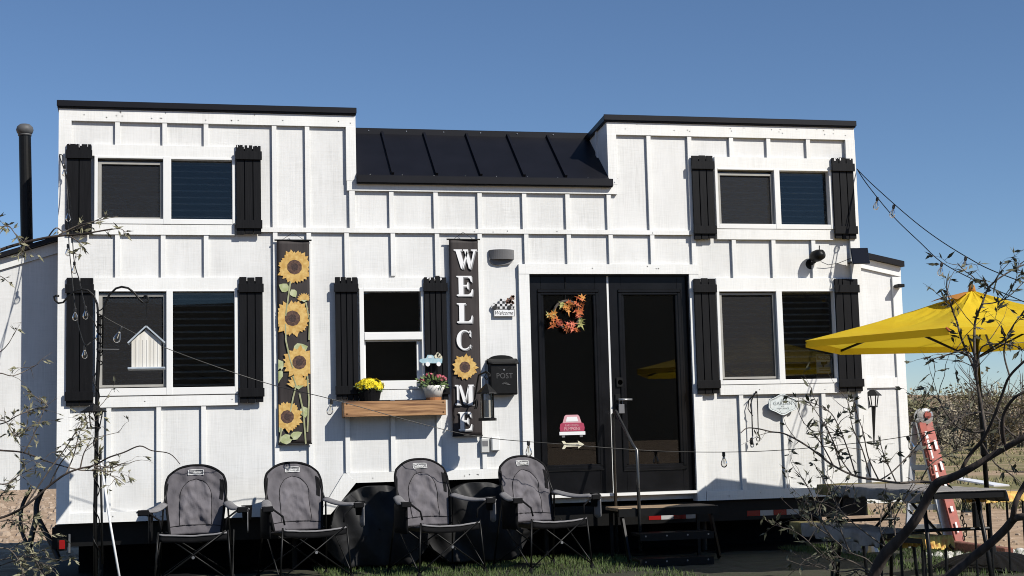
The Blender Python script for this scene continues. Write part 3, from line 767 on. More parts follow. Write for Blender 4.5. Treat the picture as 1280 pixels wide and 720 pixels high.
def make_chair(seed):
    root = thing('camping_chair', 'chair', 'camping chair', (0, 0, 0), 'folding camp chairs lined up before the house')
    b = MB().shell(lambda u, v: back_fn(u, v, 0, seed), (0, .012, 0), 30, 34)
    back = b.build('backrest', 'chair', root, smooth=True)
    pip = [back_fn(0, v / 20, -.004, seed) for v in range(21)] + [back_fn(u / 20, 1, -.004, seed) for u in range(1, 21)] + [back_fn(1, 1 - v / 20, -.004, seed) for v in range(1, 21)]
    MB().tube(pip, .011, 8).build('piping', 'blkfab', back, smooth=True)
    # padded arch
    def pad(s, t):
        v = .14 + .66 * t; hw = .30 - .05 * t
        if t > .62: hw *= math.sqrt(max(0.0, 1 - ((t - .62) / .38) ** 2)) * .98 + .02
        u = .5 + (s - .5) * 2 * hw
        e = min(1, 7 * min(s, 1 - s)) * min(1, 7 * min(t, 1 - t))
        return back_fn(u, v, .002 + .013 * e, seed)
    MB().grid(pad, 22, 26).build('back_padding', 'chairpad', back, smooth=True)
    sem = [pad(0, t / 24) + Vector((0, -.002, 0)) for t in range(25)] + [pad(s / 10, 1) + Vector((0, -.002, 0)) for s in range(1, 10)] + [pad(1, 1 - t / 24) + Vector((0, -.002, 0)) for t in range(25)]
    MB().tube(sem, .0022, 5).build('seam', 'blkfab', back)
    MB().tube([back_fn(.03 + .94 * k / 20, .13, .004, seed) for k in range(21)], .0025, 5).build('seam', 'blkfab', back)
    # side strip, darker mesh on one edge
    MB().grid(lambda s, t: back_fn(.90 + .06 * s, .55 + .32 * t, .004, seed), 3, 8).build('mesh_vent', 'blkfab', back)
    # maker's patch with lettering
    pc = back_fn(.5, .905, .006, seed)
    pt_ = MB()
    def patch(s, t, d=0): return back_fn(.5 + (s - .5) * .26, .865 + .072 * t, .005 + d, seed)
    pt_.grid(lambda s, t: patch(s, t), 8, 2); po = pt_.build('maker_patch', 'greyplastic', back)
    rim = [patch(s / 8, 0, .002) for s in range(9)] + [patch(1, t / 3, .002) for t in range(1, 4)] + [patch(1 - s / 8, 1, .002) for s in range(1, 9)] + [patch(0, 1 - t / 3, .002) for t in range(1, 3)]
    MB().tube(rim + [rim[0]], .0028, 5).build('stitched_border', 'logo', po)
    tx = text_mb('Coleman', .024, pc.x, pc.z - .002, pc.y - .0045, .002, shear=.15, bold=.02, maxw=.098); tx.build('lettering', 'logo', po)
    # seat
    def seat(u, v):
        x = (u - .5) * .50 * (1 + .05 * v); sag = .055 * (1 - 4 * (u - .5) ** 2) * (.35 + .65 * math.sin(PI * min(1, v * .9 + .1)))
        return Vector((x, .15 - .46 * v, .395 + .030 * v - sag + .004 * noise.noise(Vector((u * 9, v * 9, seed)))))
    MB().shell(seat, (0, 0, -.012), 20, 18).build('seat', 'chair', root, smooth=True)
    MB().shell(lambda u, v: seat(u, 1) + Vector((0, -.004 - .004 * v, .012 - .06 * v)), (0, .008, 0), 20, 3).build('seat_front_band', 'blkfab', root, smooth=True)
    MB().tube([seat(u / 20, 1) + Vector((0, -.008, .006)) for u in range(21)], .008, 7).build('seat_piping', 'armpad', root, smooth=True)
    # arms
    for sx in (-1, 1):
        def arm(u, v):
            a = -.12 + .42 * v
            wx = .040 + .016 * v
            return Vector((sx * (.262 + .125 * v) + (u - .5) * 2 * wx, .17 - .46 * v, .665 - .035 * v - .018 * (2 * u - 1) ** 2 - .02 * math.sin(PI * v)))
        A = MB().shell(arm, (0, 0, -.01), 8, 14).build('armrest', 'armpad', root, smooth=True)
        tip = arm(.5, 1); MB().box(tip.x - .045, tip.x + .045, tip.y - .012, tip.y + .02, tip.z - .05, tip.z - .004).build('arm_end', 'blkfab', A, bevel=.006)
        MB().tube([Vector((sx * .25, -.30, .47)), Vector((sx * .262, -.29, .54)), Vector((sx * .33, -.29, .59)), Vector((sx * .375, -.28, .622))], .008, 6).build('arm_strap', 'blkfab', A, smooth=True)
        # upright rear post and legs
        MB().tube([Vector((sx * .30, .30, .04)), Vector((sx * .262, .19, .62)), Vector((sx * .222, .275, .84))], .0080, 8).build('rear_post', 'iron', root, smooth=True)
        MB().tube([Vector((sx * .30, -.33, .03)), Vector((sx * .27, -.31, .45))], .0080, 8).build('front_leg', 'iron', root, smooth=True)
        MB().tube([Vector((sx * .30, -.335, .045)), Vector((-sx * .245, -.315 + .02 * sx, .44))], .0062, 8).build('cross_brace', 'iron', root, smooth=True)
        MB().tube([Vector((sx * .30, .30, .045)), Vector((-sx * .245, .18 + .02 * sx, .42))], .0062, 8).build('cross_brace', 'iron', root, smooth=True)
        MB().tube([Vector((sx * .305, -.33, .05)), Vector((sx * .29 + .02, .19, .42))], .0062, 8).build('side_brace', 'iron', root, smooth=True)
        for yy in (-.33, .30): MB().lathe((sx * .30, yy, 0), [(.026, 0), (.026, .012), (.014, .05)], 10).build('foot', 'blkfab', root)
    MB().lathe((.0, -.337, .243), [(.012, -.006), (.012, .006)], 10, ax=1).build('pivot_rivet', 'steel', root)
    # cup holder and side pouch
    MB().lathe((.42, -.22, .52), [(.035, 0), (.043, .11), (.046, .115)], 14).build('cup_holder', 'blkfab', root, smooth=True)
    MB().shell(lambda u, v: (-.345 - .02 * math.sin(PI * u), -.20 + .26 * u, .36 + .24 * v), (.01, 0, 0), 6, 4).build('side_pouch', 'blkfab', root, smooth=True)
    MB().shell(lambda u, v: (.430, -.30 + .10 * u, .44 + .17 * v - .02 * math.sin(PI * u)), (-.008, 0, 0), 6, 4).build('arm_flap', 'armpad', root, smooth=True)
    return root
CH = [(243.5, 672, -.62, R(-3), 'grey folding camp chair leftmost of the four, nearest the shepherd hook pole', 1.3),
      (379, 664, -.62, R(13), 'grey folding camp chair standing under the sunflower banner', 4.1),
      (543.5, 655, -.64, R(15), 'grey folding camp chair standing under the welcome banner', 7.7),
      (675.5, 652, -.66, R(17), 'grey folding camp chair beside the double doors, rightmost of the four', 9.2)]
for (u, v, y, rz, lb_, sd) in CH:
    ch = make_chair(sd); p = P(u, v, y)
    ch.location = (p.x, y, 0); ch.rotation_euler = (0, 0, rz); relabel(ch, lb_)

# ================================================================== WHEEL COVERS (slack black vinyl)
for i, (xw, lb_) in enumerate(((1.74, 'slack black vinyl wheel cover between the second and third camp chairs'), (2.64, 'slack black vinyl wheel cover between the third and fourth camp chairs'))):
    def cov(u, v, xw=xw, i=i):
        a = PI * (-.35 + 1.7 * u); r = .43 + .05 * noise.noise(Vector((u * 4, i * 3, v * 2))) + .02 * math.sin(u * 37 + i)
        z = .36 + r * math.sin(a); x = xw - r * math.cos(a) * 1.08
        if z < .06: z = .06
        return Vector((x, -.10 + .3 * v, min(z, .735 if AX0 + .1 < x < AX1 else .47)))
    def face(u, v, xw=xw, i=i):
        a = 2 * PI * u; r = (.02 + .98 * v)
        rr = .385 * r; x = xw - rr * math.cos(a) * 1.08; z = .36 + rr * math.sin(a)
        z = max(.05, z)
        if z < .3: x += (x - xw) * .15
        y = -.12 - .05 * (1 - r * r) + .09 * noise.noise(Vector((x * 5 + i * 7, z * 2.5, i))) + .04 * math.sin(x * 24 + z * 11 + i * 2) * r
        return Vector((x, y, min(z, .735)))
    b = MB().grid(face, 64, 14); b.grid(lambda u, v: face(u, 1) + Vector((0, .24 * v, 0)), 64, 3)
    tag(b.build('wheel_cover', 'vinylblk', smooth=True), lb_, 'wheel cover')

# ================================================================== BANNERS
def sunflower(mb1, mb2, mbc, mbk, cx, cz, r, y, n=17, rot=0, sq=1.0, seed=0):
    rr = random.Random(seed)
    for lay, (m_, k, dy) in enumerate(((mb2, 1.0, 0), (mb1, .90, -.0006))):
        for i in range(n):
            a = rot + 2 * PI * (i + .5 * lay) / n + rr.uniform(-.07, .07); l = r * k * rr.uniform(.86, 1.06); w_ = r * rr.uniform(.15, .20)
            ca, sa = math.cos(a), math.sin(a); pts = []
            for t, ww in ((.30, .5), (.55, 1), (.78, .8), (1, 0), (.78, -.8), (.55, -1), (.30, -.5)):
                px_, py_ = l * t, w_ * ww
                pts.append((cx + (px_ * ca - py_ * sa), y + dy - .00003 * i, cz + (px_ * sa + py_ * ca) * sq))
            m_.add(pts, [tuple(range(7))])
    for m_, q, dy in ((mbc, .40, -.0014), (mbk, .20, -.0018)):
        n2 = 20
        m_.add([(cx + r * q * math.cos(2 * PI * k / n2) * (1 + .05 * (k % 2)), y + dy, cz + r * q * math.sin(2 * PI * k / n2) * sq * (1 + .05 * (k % 2))) for k in range(n2)], [tuple(range(n2))])
def leafp(mb, pts, y):
    mb.add([(p[0], y, p[1]) for p in pts], [tuple(range(len(pts)))])
def banner(name, r, Y, label):
    x0, x1, z0, z1 = rectw(*r, Y)
    b = MB().shell(lambda u, v: (x0 + (x1 - x0) * u, Y + .005 * math.sin(u * 5 + v * 4) + .003 * noise.noise(Vector((u * 9, v * 20, 1))) * min(1, 8 * (1 - v) + .2), z0 + (z1 - z0) * v), (0, .0015, 0), 10, 48)
    o = b.build(name, 'banner', None, smooth=True); tag(o, label, 'banner')
    MB().tube([(x0 - .02, Y - .003, z1 - .002), (x1 + .02, Y - .003, z1 - .002)], .007, 8).build('top_rod', 'iron', o)
    MB().tube([(x0 - .004, Y - .003, z0 + .002), (x1 + .004, Y - .003, z0 + .002)], .006, 8).build('bottom_rod', 'iron', o)
    xm = (x0 + x1) / 2; MB().tube([(x0 + .05, Y - .005, z1 + .003), (xm, Y + .005, z1 + .065), (x1 - .05, Y - .005, z1 + .003)], .0022, 5).build('hanging_cord', 'iron', o)
    return o, x0, x1, z0, z1
YB = -.046
sb, bx0, bx1, bz0, bz1 = banner('sunflower_banner', (347, 300, 388, 555), YB, 'tall narrow dark banner printed with five sunflowers')
p1_, p2_, pc_, pk_, pl_, ps_ = MB(), MB(), MB(), MB(), MB(), MB()
yp = YB - .0105
def bp(u, v): q = P(u, v, YB); return (q.x, q.z)
for (pts) in ([(363, 352), (360, 372), (357, 395)], [(357, 405), (357, 425), (362, 448), (366, 460)], [(366, 470), (370, 482), (366, 498), (363, 515)], [(382, 378), (387, 400), (386, 425)], [(374, 492), (379, 515), (382, 555)], [(384, 470), (386, 500), (384, 540)], [(352, 535), (349, 553)]):
    ps_.tube([Vector((bp(*q)[0], yp + .003, bp(*q)[1])) for q in pts], .008, 5)
def lp(u, v, l, a, w=.42):
    c = bp(u, v); ca, sa = math.cos(a), math.sin(a); pts = []
    for t, ww in ((0, 0), (.2, .75), (.45, 1), (.75, .6), (1, 0), (.75, -.6), (.45, -1), (.2, -.75)):
        X_, Z_ = t * l, ww * l * w; pts.append((c[0] + X_ * ca - Z_ * sa, c[1] + X_ * sa + Z_ * ca))
    leafp(pl_, pts, yp + .0008)
lp(361, 363, .10, R(150)); lp(364, 362, .08, R(-60)); lp(366, 440, .14, R(20)); lp(354, 452, .13, R(215)); lp(350, 460, .14, R(255), .3); lp(379, 508, .10, R(-80)); lp(366, 548, .13, R(-175), .35); lp(362, 548, .12, R(25), .3); lp(354, 535, .07, R(200))
for (u, v, r, sd, sq) in ((368, 334, .158, 1, 1.0), (365.5, 398, .165, 2, 1.0), (374, 453, .148, 3, 1), (359, 521, .14, 4, 1)):
    c = bp(u, v); sunflower(p1_, p2_, pc_, pk_, c[0], c[1], r, yp, seed=sd, sq=sq, rot=sd)
for (u, v, r, a0) in ((380, 375, .062, 0), (373, 482, .10, 0)):
    c = bp(u, v)
    for lay in range(2):
        for i in range(9):
            a = R(10 + i * 20) + lay * .12; l = r * (1 - .2 * lay); w_ = r * .2; ca, sa = math.cos(a), math.sin(a)
            (p2_ if lay == 0 else p1_).add([(c[0] + l * t * ca - w_ * ww * sa, yp - .0004 * lay - .00002 * i, c[1] + l * t * sa + w_ * ww * ca) for t, ww in ((.05, .4), (.6, 1), (1.05, 0), (.6, -1), (.05, -.4))], [tuple(range(5))])
    leafp(pl_, [(c[0] - r * .5, c[1]), (c[0], c[1] - r * .35), (c[0] + r * .5, c[1])], yp - .0012)
def clipx(mb, a, b):
    for p in mb.v: p.x = min(max(p.x, a), b)
for mb in (p1_, p2_, pl_, ps_): clipx(mb, bx0 + .004, bx1 - .004)
ps_.build('printed_stem', 'stemprint', sb); pl_.build('printed_leaf', 'leafprint', sb); p2_.build('printed_petals', 'petal2', sb); p1_.build('printed_petals', 'petal', sb); pc_.build('printed_seed_head', 'seedhead', sb); pk_.build('printed_seed_core', 'seedcore', sb)

wb_, bx0, bx1, bz0, bz1 = banner('welcome_banner', (563.5, 299, 600, 545), YB, 'tall narrow dark banner spelling WELCOME downward with a sunflower for the letter O')
def glyph(ch):
    """serif letters in a unit box, as lists of outlines"""
    G = {
        'W': [[(.00, 1), (.36, 1), (.36, .94), (.28, .93), (.42, .30), (.36, 0), (.30, 0), (.08, .93), (0, .94)],
              [(.34, 0), (.40, 0), (.60, .80), (.55, .93)],
              [(.40, 1), (.62, 1), (.62, .94), (.59, .93), (.74, .32), (.69, 0), (.64, 0), (.46, .9), (.40, .94)],
              [(.67, 0), (.73, 0), (.93, .93), (1, .94), (1, 1), (.74, 1), (.74, .94), (.85, .93)]],
        'E': [[(.02, 1), (.42, 1), (.42, 0), (.02, 0), (.02, .06), (.14, .08), (.14, .92), (.02, .94)],
              [(.42, 1), (.92, 1), (.94, .70), (.88, .70), (.80, .87), (.68, .93), (.42, .93)],
              [(.42, .55), (.62, .55), (.68, .68), (.73, .68), (.73, .33), (.68, .33), (.62, .47), (.42, .47)],
              [(.42, .07), (.70, .07), (.84, .14), (.93, .33), (1, .33), (.94, 0), (.42, 0)]],
        'L': [[(.02, 1), (.58, 1), (.58, .94), (.46, .92), (.46, 0), (.02, 0), (.02, .06), (.16, .08), (.16, .92), (.02, .94)],
              [(.46, .07), (.72, .07), (.86, .15), (.94, .36), (1, .36), (.96, 0), (.46, 0)]],
        'M': [[(0, 1), (.26, 1), (.26, .94), (.19, .92), (.19, .08), (.28, .06), (.28, 0), (0, 0), (0, .06), (.10, .08), (.10, .92), (0, .94)],
              [(.19, 1), (.32, 1), (.56, .28), (.50, .02), (.46, .02)],
              [(.48, .02), (.53, .02), (.76, .95), (.70, .95)],
              [(.70, 1), (1, 1), (1, .94), (.93, .92), (.93, .08), (1, .06), (1, 0), (.64, 0), (.64, .06), (.71, .08), (.71, .92), (.70, .94)]],
    }
    if ch == 'C':
        o = []; n = 26; a0, a1 = R(38), R(322)
        for i in range(n):
            qs = []
            for a in (a0 + (a1 - a0) * i / n, a0 + (a1 - a0) * (i + 1) / n):
                th = .05 + .15 * max(0, -math.cos(a)) ** 1.0 + .02
                qs.append(((.52 + .50 * math.cos(a), .5 + .52 * math.sin(a)), (.54 + (.48 - th) * math.cos(a), .5 + (.47 - .02) * math.sin(a))))
            o.append([qs[0][0], qs[1][0], qs[1][1], qs[0][1]])
        o.append([(.86, .98), (.94, .98), (.94, .66), (.88, .66), (.82, .82)])
        o.append([(.80, .12), (.92, .26), (.96, .22), (.90, .06)])
        return o
    return G[ch]
lw_, ls_ = MB(), MB()
for ch, (u0, v0, u1, v1) in (('W', (567, 312, 596, 336)), ('E', (570, 345, 591, 370)), ('L', (570.5, 379, 590.5, 403.5)), ('C', (570, 413, 589.5, 437)), ('M', (568.5, 481, 592, 506)), ('E', (572.5, 515, 590, 538))):
    a0, a1, c0, c1 = rectw(u0, v0, u1, v1, YB)
    for poly in glyph(ch):
        q = [(a0 + (a1 - a0) * px_, c0 + (c1 - c0) * pz_) for px_, pz_ in poly]
        lw_.prism(q, yp - .0016, yp - .0010)
        ls_.prism([(x + .010, z - .010) for x, z in q], yp + .0002, yp + .0008)
ls_.build('letter_shadow', 'greyprint', wb_); lw_.build('lettering', 'white', wb_)
p1_, p2_, pc_, pk_ = MB(), MB(), MB(), MB(); c = bp(580.8, 459); sunflower(p1_, p2_, pc_, pk_, c[0], c[1], .122, yp, seed=8)
p2_.build('printed_petals', 'petal2', wb_); p1_.build('printed_petals', 'petal', wb_); pc_.build('printed_seed_head', 'seedhead', wb_); pk_.build('printed_seed_core', 'seedcore', wb_)

# ================================================================== WINDOW BOX POTS
def flowers_ball(c, rx, rz, n, sz, seed):
    rr = random.Random(seed); mb = MB()
    for k in range(n):
        a = rr.uniform(0, 2 * PI); e = math.asin(rr.uniform(-.1, 1)); d = Vector((math.cos(a) * math.cos(e), math.sin(a) * math.cos(e), math.sin(e)))
        p = Vector(c) + Vector((d.x * rx, d.y * rx * .9, d.z * rz)) * rr.uniform(.88, 1.05)
        u = d.orthogonal().normalized(); w_ = d.cross(u); s = sz * rr.uniform(.7, 1.2)
        for lay in (0, 1):
            for i in range(7):
                t = 2 * PI * i / 7 + lay * .4; dr = u * math.cos(t) + w_ * math.sin(t); sd = d.cross(dr)
                q = p + d * (.004 * lay)
                mb.add([q, q + dr * s * .6 + sd * s * .22 + d * s * .15, q + dr * s * (1 - .3 * lay) + d * s * .28, q + dr * s * .6 - sd * s * .22 + d * s * .15], [(0, 1, 2, 3)])
    return mb
def leaves_ball(c, rx, rz, n, sz, seed, low=-.4):
    rr = random.Random(seed); mb = MB()
    for k in range(n):
        a = rr.uniform(0, 2 * PI); e = math.asin(rr.uniform(low, 1)); d = Vector((math.cos(a) * math.cos(e), math.sin(a) * math.cos(e), math.sin(e)))
        p = Vector(c) + Vector((d.x * rx, d.y * rx, d.z * rz)) * rr.uniform(.5, 1.0)
        u = (d + Vector((rr.uniform(-.6, .6), rr.uniform(-.6, .6), rr.uniform(-.6, .6)))).normalized(); w_ = u.orthogonal().normalized(); s = sz * rr.uniform(.6, 1.3)
        mb.add([p, p + u * s * .5 + w_ * s * .25, p + u * s, p + u * s * .5 - w_ * s * .25], [(0, 1, 2, 3)])
    return mb
zb = WBX[3]
c = P(462, 490, -.10)
mum = thing('flower_pot', 'black pot of bright yellow chrysanthemums on the wooden window box', 'potted plant', (c.x, -.10, zb - .02))
MB().lathe((c.x, -.10, zb - .02), [(.075, 0), (.085, .02), (.105, .12), (.11, .125), (.10, .12)], 20).build('pot', 'blkfab', mum)
leaves_ball((c.x, -.10, zb + .115), .115, .06, 260, .035, 2).build('foliage', 'leaf', mum)
flowers_ball((c.x, -.10, zb + .125), .118, .072, 130, .026, 5).build('blossoms', 'yflower', mum)
c = P(542, 490, -.10)
pk = thing('flower_pot', 'white pot with terracotta foot and pink flowers on the wooden window box', 'potted plant', (c.x, -.10, zb - .02))
MB().lathe((c.x, -.10, zb - .02), [(.066, 0), (.070, .045)], 20).build('pot_foot', 'terra', pk)
MB().lathe((c.x, -.10, zb + .025), [(.070, 0), (.086, .06), (.108, .105), (.100, .105), (.09, .08)], 20).build('pot', 'potwhite', pk, smooth=True)
leaves_ball((c.x - .01, -.10, zb + .145), .13, .07, 170, .04, 12, -.5).build('foliage', 'leaf', pk)
fl = MB()
for (dx, dz, n, sd) in ((-.115, .17, 12, 1), (-.035, .215, 9, 2), (.085, .185, 12, 3), (.045, .2, 6, 6)):
    f_ = flowers_ball((c.x + dx, -.12, zb + dz), .028, .022, n, .018, sd); fl.add(f_.v, f_.f)
fl.build('blossoms', 'pinkflower', pk)
# little blue truck on a plant stake
def cut(pts, r, Y, y0, y1):
    x0, x1, z0, z1 = r
    return [(x0 + (x1 - x0) * a, z0 + (z1 - z0) * b) for a, b in pts]
rT = rectw(524, 442, 553, 458.5, -.12)
tk = thing('plant_stake', 'pale blue pickup truck cut-out on a stake above the pink flower pot', 'garden ornament', (P(540, 480, -.12).x, -.12, zb))
TRUCK = [(0, .42), (.05, .36), (.12, .28), (.98, .26), (1, .62), (.95, .66), (.66, .62), (.62, .82), (.54, .90), (.36, .90), (.30, .66), (.05, .60), (0, .5)]
MB().prism(cut(TRUCK, rT, 0, 0, 0), -.124, -.118).build('truck_body', 'signblue', tk)
wh = MB(); W_ = rT[1] - rT[0]; H_ = rT[3] - rT[2]
for a in (.36, .83): wh.lathe((rT[0] + W_ * a, -.127, rT[2] + H_ * .2), [(.020, -.003), (.020, .003)], 14, ax=1)
wh.build('truck_wheel', 'white', tk)
MB().prism(cut([(.38, .66), (.40, .84), (.52, .84), (.56, .66)], rT, 0, 0, 0), -.1255, -.1242).build('truck_window', 'gsign', tk)
cg = MB()
for (a, b_, r_q) in ((.74, .78, .018), (.84, .86, .02), (.92, .72, .016), (.80, .98, .013)): cg.lathe((rT[0] + W_ * a, -.121, rT[2] + H_ * b_), [(r_q, -.004), (r_q, .004)], 9, ax=1)
cg.build('truck_cargo', 'cream', tk)
MB().tube([(rT[0] + W_ * .5, -.12, rT[2] + H_ * .3), (rT[0] + W_ * .52, -.12, zb + .02)], .003, 6).build('stake', 'iron', tk)

# ================================================================== THINGS HUNG ON THE WALL
# gingham truck welcome sign
r = rectw(613.5, 369, 643, 395.5, -.024); ws = thing('welcome_sign', 'small gingham truck cut-out sign with the word Welcome, above the mailbox', 'sign', ((r[0] + r[1]) / 2, -.02, r[2]))
MB().prism(cut([(.02, .40), (.08, .36), (.98, .36), (1, .44), (1, .62), (.62, .63), (.60, .82), (.40, .84), (.36, .66), (.12, .62), (.04, .52)], r, 0, 0, 0), -.026, -.019).build('truck_cutout', 'gingham', ws)
wh = MB()
for a in (.17, .78): wh.lathe((r[0] + (r[1] - r[0]) * a, -.029, r[2] + (r[3] - r[2]) * .42), [(.020, -.003), (.020, .003)], 14, ax=1)
wh.build('truck_wheel', 'check', ws)
tree_ = MB(); rr = random.Random(4)
for k in range(26):
    a, b_ = rr.uniform(.62, 1.0), rr.uniform(.60, 1.0)
    if b_ > .7 + (a - .6) * .9: continue
    tree_.lathe((r[0] + (r[1] - r[0]) * a, -.0235, r[2] + (r[3] - r[2]) * b_), [(.011, -.003), (.011, .0035)], 6, ax=1)
tree_.build('truck_cargo', 'brownleaf', ws)
x0, x1, z0, z1 = r[0] + (r[1] - r[0]) * .12, r[1], r[2], r[2] + (r[3] - r[2]) * .34
pq = MB().box(x0, x1, -.026, -.020, z0, z1).build('sign_plate', 'white', ws)
fr = MB(); frame_ring(fr, (x0, x1, z0, z1), (x0 + .005, x1 - .005, z0 + .005, z1 - .005), -.0275, -.0262); fr.build('plate_border', 'greyprint', pq)
text_mb('Welcome', .034, (x0 + x1) / 2, (z0 + z1) / 2, -.0262, .0012, shear=.35, maxw=(x1 - x0) * .86).build('lettering', 'check', pq)

# mailbox
r = rectw(611.5, 443, 648.5, 493.5, -.11); x0, x1, z0, z1 = r; mbx = thing('mailbox', 'black wall mailbox with POST lettering beside the door frame', 'mailbox', ((x0 + x1) / 2, -.06, z0))
h = z1 - z0; wd = x1 - x0
MB().box(x0 + .012, x1 - .012, -.105, -.003, z0, z0 + h * .80).build('box', 'iron', mbx, bevel=.008)
arch = [(x0, z0 + h * .78), (x1, z0 + h * .78), (x1, z0 + h * .88)] + [(x0 + wd * (.5 + .42 * math.cos(a)), z0 + h * (.90 + .10 * math.sin(a))) for a in [PI * k / 10 for k in range(11)]] + [(x0, z0 + h * .88)]
MB().prism(arch, -.012, -.002).build('back_plate', 'iron', mbx)
lid = MB(); lid.shell(lambda u, v: (x0 + wd * u, -.122 + .11 * v, z0 + h * (.76 + .13 * math.sin(v * PI / 2))), (0, 0, .008), 8, 8); lid.build('lid', 'iron', mbx, smooth=True)
fp = MB().prism([(x0 + wd * a, z0 + h * b_) for a, b_ in ((.06, .03), (.94, .03), (.94, .68), (.72, .70), (.5, .60), (.28, .70), (.06, .68))], -.113, -.106); fpo = fp.build('front_plate', 'iron', mbx, bevel=.003)
text_mb('POST', .048, x0 + wd * .52, z0 + h * .47, -.1132, .002, bold=.0, maxw=wd * .55).build('lettering', 'postgrey', fpo)
orn = MB()
for k in range(5):
    a = R(-20 + 40 * k); orn.tube([(x0 + wd * .52 - .03 + .015 * k, -.1145, z0 + h * .26), (x0 + wd * .52 - .03 + .015 * k + .02, -.1145, z0 + h * .26 + .02 * math.sin(a + 1)), (x0 + wd * .52 + .02, -.1145, z0 + h * .25)], .0035, 5)
orn.build('leaf_emblem', 'postgrey', fpo)
MB().lathe((x0 + wd * .5, -.116, z0 + h * .62), [(.008, -.004), (.008, .004)], 10, ax=1).build('lock', 'steel', fpo)

# lantern on a wall bracket
YL_ = -.36
def lantern(root, c, w, h, glassm='clear', topk=1.0):
    x, y, z = c
    MB().lathe((x, y, z), [(w * .55, 0), (w * .55, h * .06), (w * .44, h * .07)], 4 if topk < 0 else 8).build('base', 'iron', root)
    MB().lathe((x, y, z + h * .07), [(w * .40, 0), (w * .40, h * .56)], 16).build('pane', glassm, root)
    for k in range(4):
        a = PI / 4 + k * PI / 2; MB().tube([(x + w * .44 * math.cos(a), y + w * .44 * math.sin(a), z + h * .05), (x + w * .44 * math.cos(a), y + w * .44 * math.sin(a), z + h * .66)], .006, 6).build('post', 'iron', root)
    MB().lathe((x, y, z + h * .63), [(w * .64, 0), (w * .60, h * .03), (w * .42, h * .10), (w * .26, h * .16), (w * .10, h * .22), (0, h * .24)], 8).build('cap', 'iron', root)
cl = P(609.5, 526, YL_); ct = P(609.5, 478, YL_)
wl = thing('hanging_lantern', 'black lantern with clear panes hanging from a scrolled bracket below the mailbox', 'lantern', (cl.x, YL_, cl.z))
lantern(wl, (cl.x, YL_, cl.z), .148, (ct.z - cl.z) * 1.12)
MB().lathe((cl.x, YL_, cl.z + .03), [(.036, 0), (.036, .15), (0, .155)], 16).build('candle_sleeve', 'candle', wl)
zt = ct.z + .02
MB().tube([(cl.x, YL_, zt - .0), (cl.x - .02, YL_, zt + .03), (cl.x, YL_, zt + .06), (cl.x + .02, YL_, zt + .03), (cl.x, YL_, zt)], .005, 6).build('ring', 'iron', wl)
bk = MB()
pA = P(592, 508, -.05)
bk.tube([(pA.x, -.028, pA.z - .10), (pA.x, -.03, pA.z + .12)], .012, 8)
bk.tube([(pA.x, -.03, pA.z), (pA.x - .0, -.12, pA.z + .08), (cl.x - .05, -.26, zt + .05), (cl.x, YL_, zt + .075), (cl.x + .02, YL_ - .05, zt + .045), (cl.x + .01, YL_ - .07, zt + .02)], .009, 8)
for s_ in (0, 1): bk.tube([Vector((pA.x, -.10 - .08 * s_, pA.z + .02)) + Vector((0, .04 * math.cos(a), .04 * math.sin(a))) for a in [k * .5 for k in range(11)]], .006, 6)
bko = bk.build('bracket', 'iron', wl, smooth=True)

# key safe and weather cover
r = rectw(601.5, 548, 611.5, 566, -.04); ks = MB().box(r[0], r[1], -.045, -.0005, r[2], r[3]); kso = tag(ks.build('key_safe', 'lightgrey', bevel=.006), 'small grey key safe with dark keypad under the hanging lantern', 'key safe')
MB().box(r[0] + .012, r[1] - .012, -.048, -.0452, r[2] + .06, r[3] - .02).build('keypad', 'greyplastic', kso)
r = rectw(614.5, 546, 625, 563.5, -.05); tag(MB().box(r[0], r[1], -.055, -.0005, r[2], r[3]).build('outlet_cover', 'vinyl', bevel=.008), 'white plastic outlet cover to the right of the key safe', 'outlet cover')

# autumn wreath
cw = P(708.5, 393, yd - .03); wr = thing('wreath', 'autumn wreath of silk leaves and coral flowers on the left black door', 'wreath', (cw.x, yd - .03, cw.z - .16))
rr = random.Random(11); MB().tube([(cw.x + .125 * math.cos(a), yd - .03, cw.z + .125 * math.sin(a)) for a in [k * 2 * PI / 24 for k in range(25)]], .012, 6).build('twig_ring', 'twig', wr)
sets = {'autumnA': MB(), 'autumnB': MB(), 'autumnC': MB(), 'autumnD': MB()}
def leaf5(mb, c, sz, a, nrm):
    nrm = Vector(nrm).normalized(); u = nrm.orthogonal().normalized(); w_ = nrm.cross(u); pts = []
    prof = [(0, .12), (35, .5), (60, .28), (90, 1), (120, .28), (145, .5), (180, .12), (215, .75), (235, .3), (270, .5), (305, .3), (325, .75)]
    for d, rr_ in prof:
        t = R(d) + a; pts.append(Vector(c) + (u * math.cos(t) + w_ * math.sin(t)) * sz * rr_ + nrm * (.008 * rr_))
    pts.append(Vector(c)); n = len(pts) - 1
    mb.add(pts, [(i, (i + 1) % n, n) for i in range(n)])
